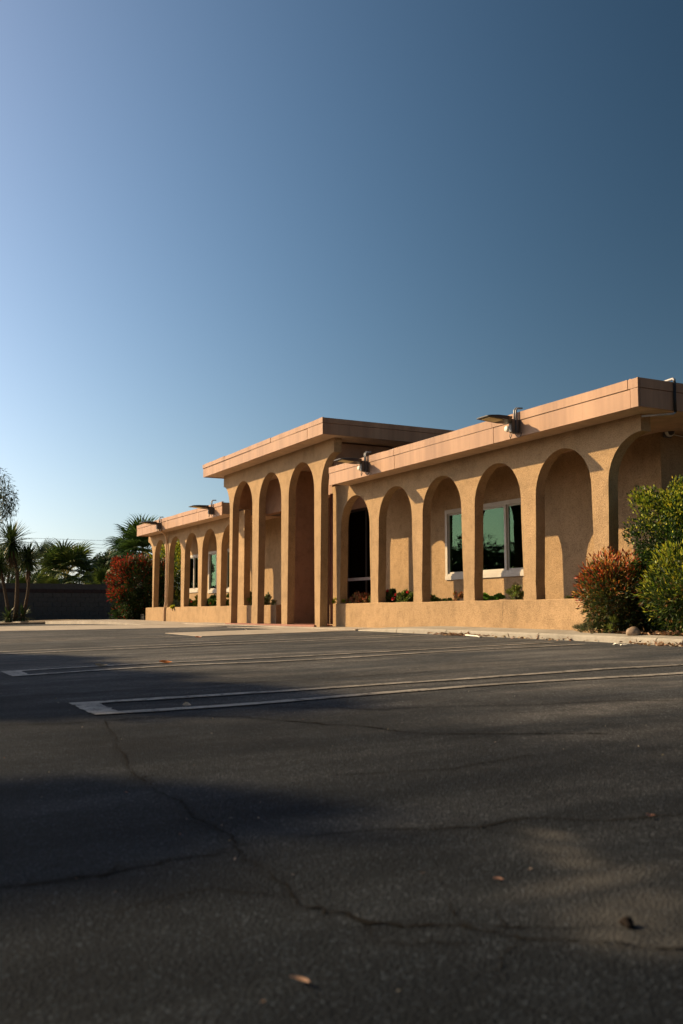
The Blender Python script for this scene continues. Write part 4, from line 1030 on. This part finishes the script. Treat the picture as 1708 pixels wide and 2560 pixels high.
# dark stone chip in the right foreground
o = ball(.015, .011, .008).build('stone_chip', M['chip'], None, False, on(-1.37, 1.27, .006))
for p in o.data.vertices: p.co *= 1 + .35 * math.sin(p.co.x * 190 + 2) * math.sin(p.co.z * 170 + p.co.y * 130)
tag(o, 'dark angular stone chip on the pale patch in the right foreground', 'stone')
# leaf litter along the curb: too many and small to count
def litter(name, label, n, gen, L, cols):
    P_ = np.array([gen() for _ in range(n)]); ax = rng.normal(0, 1, (n, 3)); ax[:, 2] *= .35
    V, F_, CC = leaf_quads(P_, ax, rng.uniform(.5, 1.3, n) * L, rng.uniform(.2, .5, n) * L, pal(n, cols))
    tag(link(name, quads_mesh(name, V, F_, CC), M['leaf']), label, 'leaf litter', kind='stuff')
LC = [(.26, .14, .07), (.34, .20, .11), (.18, .10, .06), (.42, .30, .20)]
def g1():
    x = rng.choice([rng.normal(-12.0, .35), rng.normal(-10.3, .5), rng.normal(-7.9, .35)], p=[.5, .15, .35]); x = min(max(x, -13.5), -6.5); y = curb_front(x) - abs(rng.normal(0, .06)) - .01
    return (x, y, float(gz(x, y)) + .012 + abs(rng.normal(0, .008)))
litter('leaf_litter', 'dry leaf litter gathered along the curb', 420, g1, .06, LC)
def g2(): x = rng.uniform(-9.6, -6.5); y = rng.uniform(8.45, 8.95); return (x, y, .02 + .02 * (y - 8.4) + abs(rng.normal(0, .012)))
litter('leaf_litter', 'dry leaf litter on the mulch bed under the shrubs', 900, g2, .055, LC)
def g3():
    x = rng.uniform(-7, -1.1); y = rng.uniform(.3, 4.5) ; return on(x, y, .003)
litter('grit', 'scattered grit and leaf crumbs on the asphalt', 130, g3, .012, [(.18, .14, .10), (.24, .21, .18), (.14, .08, .05)])
m = MB(); m.tube([(-11.75, 8.04, float(gz(-11.75, 8.04)) + .02), (-11.4, 8.0, float(gz(-11.4, 8.)) + .015), (-11.2, 7.9, float(gz(-11.2, 7.9)) + .012)], .011, 6)
tag(m.build('paper_straw', M['paper'], None, True), 'white stick of litter lying by the curb', 'litter')
for x, y, lb in ((-8.35, 7.72, 'crumpled pale paper scrap on the asphalt near the curb joint'), (-8.2, 7.66, 'small paper scrap beside the crumpled one')):
    n = 7; V = [(x + .10 * (rng.random() - .5) , y + .07 * (rng.random() - .5), float(gz(x, y)) + .004 + .03 * rng.random()) for _ in range(n)]
    tag(MB().add(V, [(0, 1, 2), (2, 3, 1), (3, 4, 0), (4, 5, 2), (5, 6, 1)]).build('paper_scrap', M['paper']), lb, 'litter')
m = MB(); V = [(-17.1 + .12 * rng.random(), 6.75 + .1 * rng.random(), float(gz(-17.1, 6.8)) + .012 + .05 * rng.random()) for _ in range(7)]
tag(m.add(V, [(0, 1, 2), (2, 3, 1), (3, 4, 0), (4, 5, 2), (5, 6, 1)]).build('paper_scrap', M['paper']), 'white paper scrap on the concrete before the entrance', 'litter')

# ------------------------------------------------------------------ power lines far behind
for y in (-45, 75):
    t = tag(empty('utility_pole', (-95, y, -1.2)), 'wooden utility pole ' + ('left of the view' if y < 0 else 'hidden behind the building'), 'pole')
    m = MB(); m.tube([(0, 0, 0), (0, 0, 9.6)], [.16, .11], 10); m.build('shaft', M['wood'], t, True)
    m = MB(); m.box(-.06, .06, -1., 1., 8.6, 8.72); m.build('crossarm', M['wood'], t)
for z, lb in ((7.22, 'topmost thin power line across the far left sky'), (6.82, 'middle thin power line across the far left sky'), (6.50, 'lowest thin power line across the far left sky')):
    m = MB(); m.tube([(-95, -45 + 120 * i / 24, z + .08 + ((i - 12) / 12) ** 2 * .5) for i in range(25)], .014, 5)
    tag(m.build('power_line', M['cable'], None, True), lb, 'cable', 'power lines')
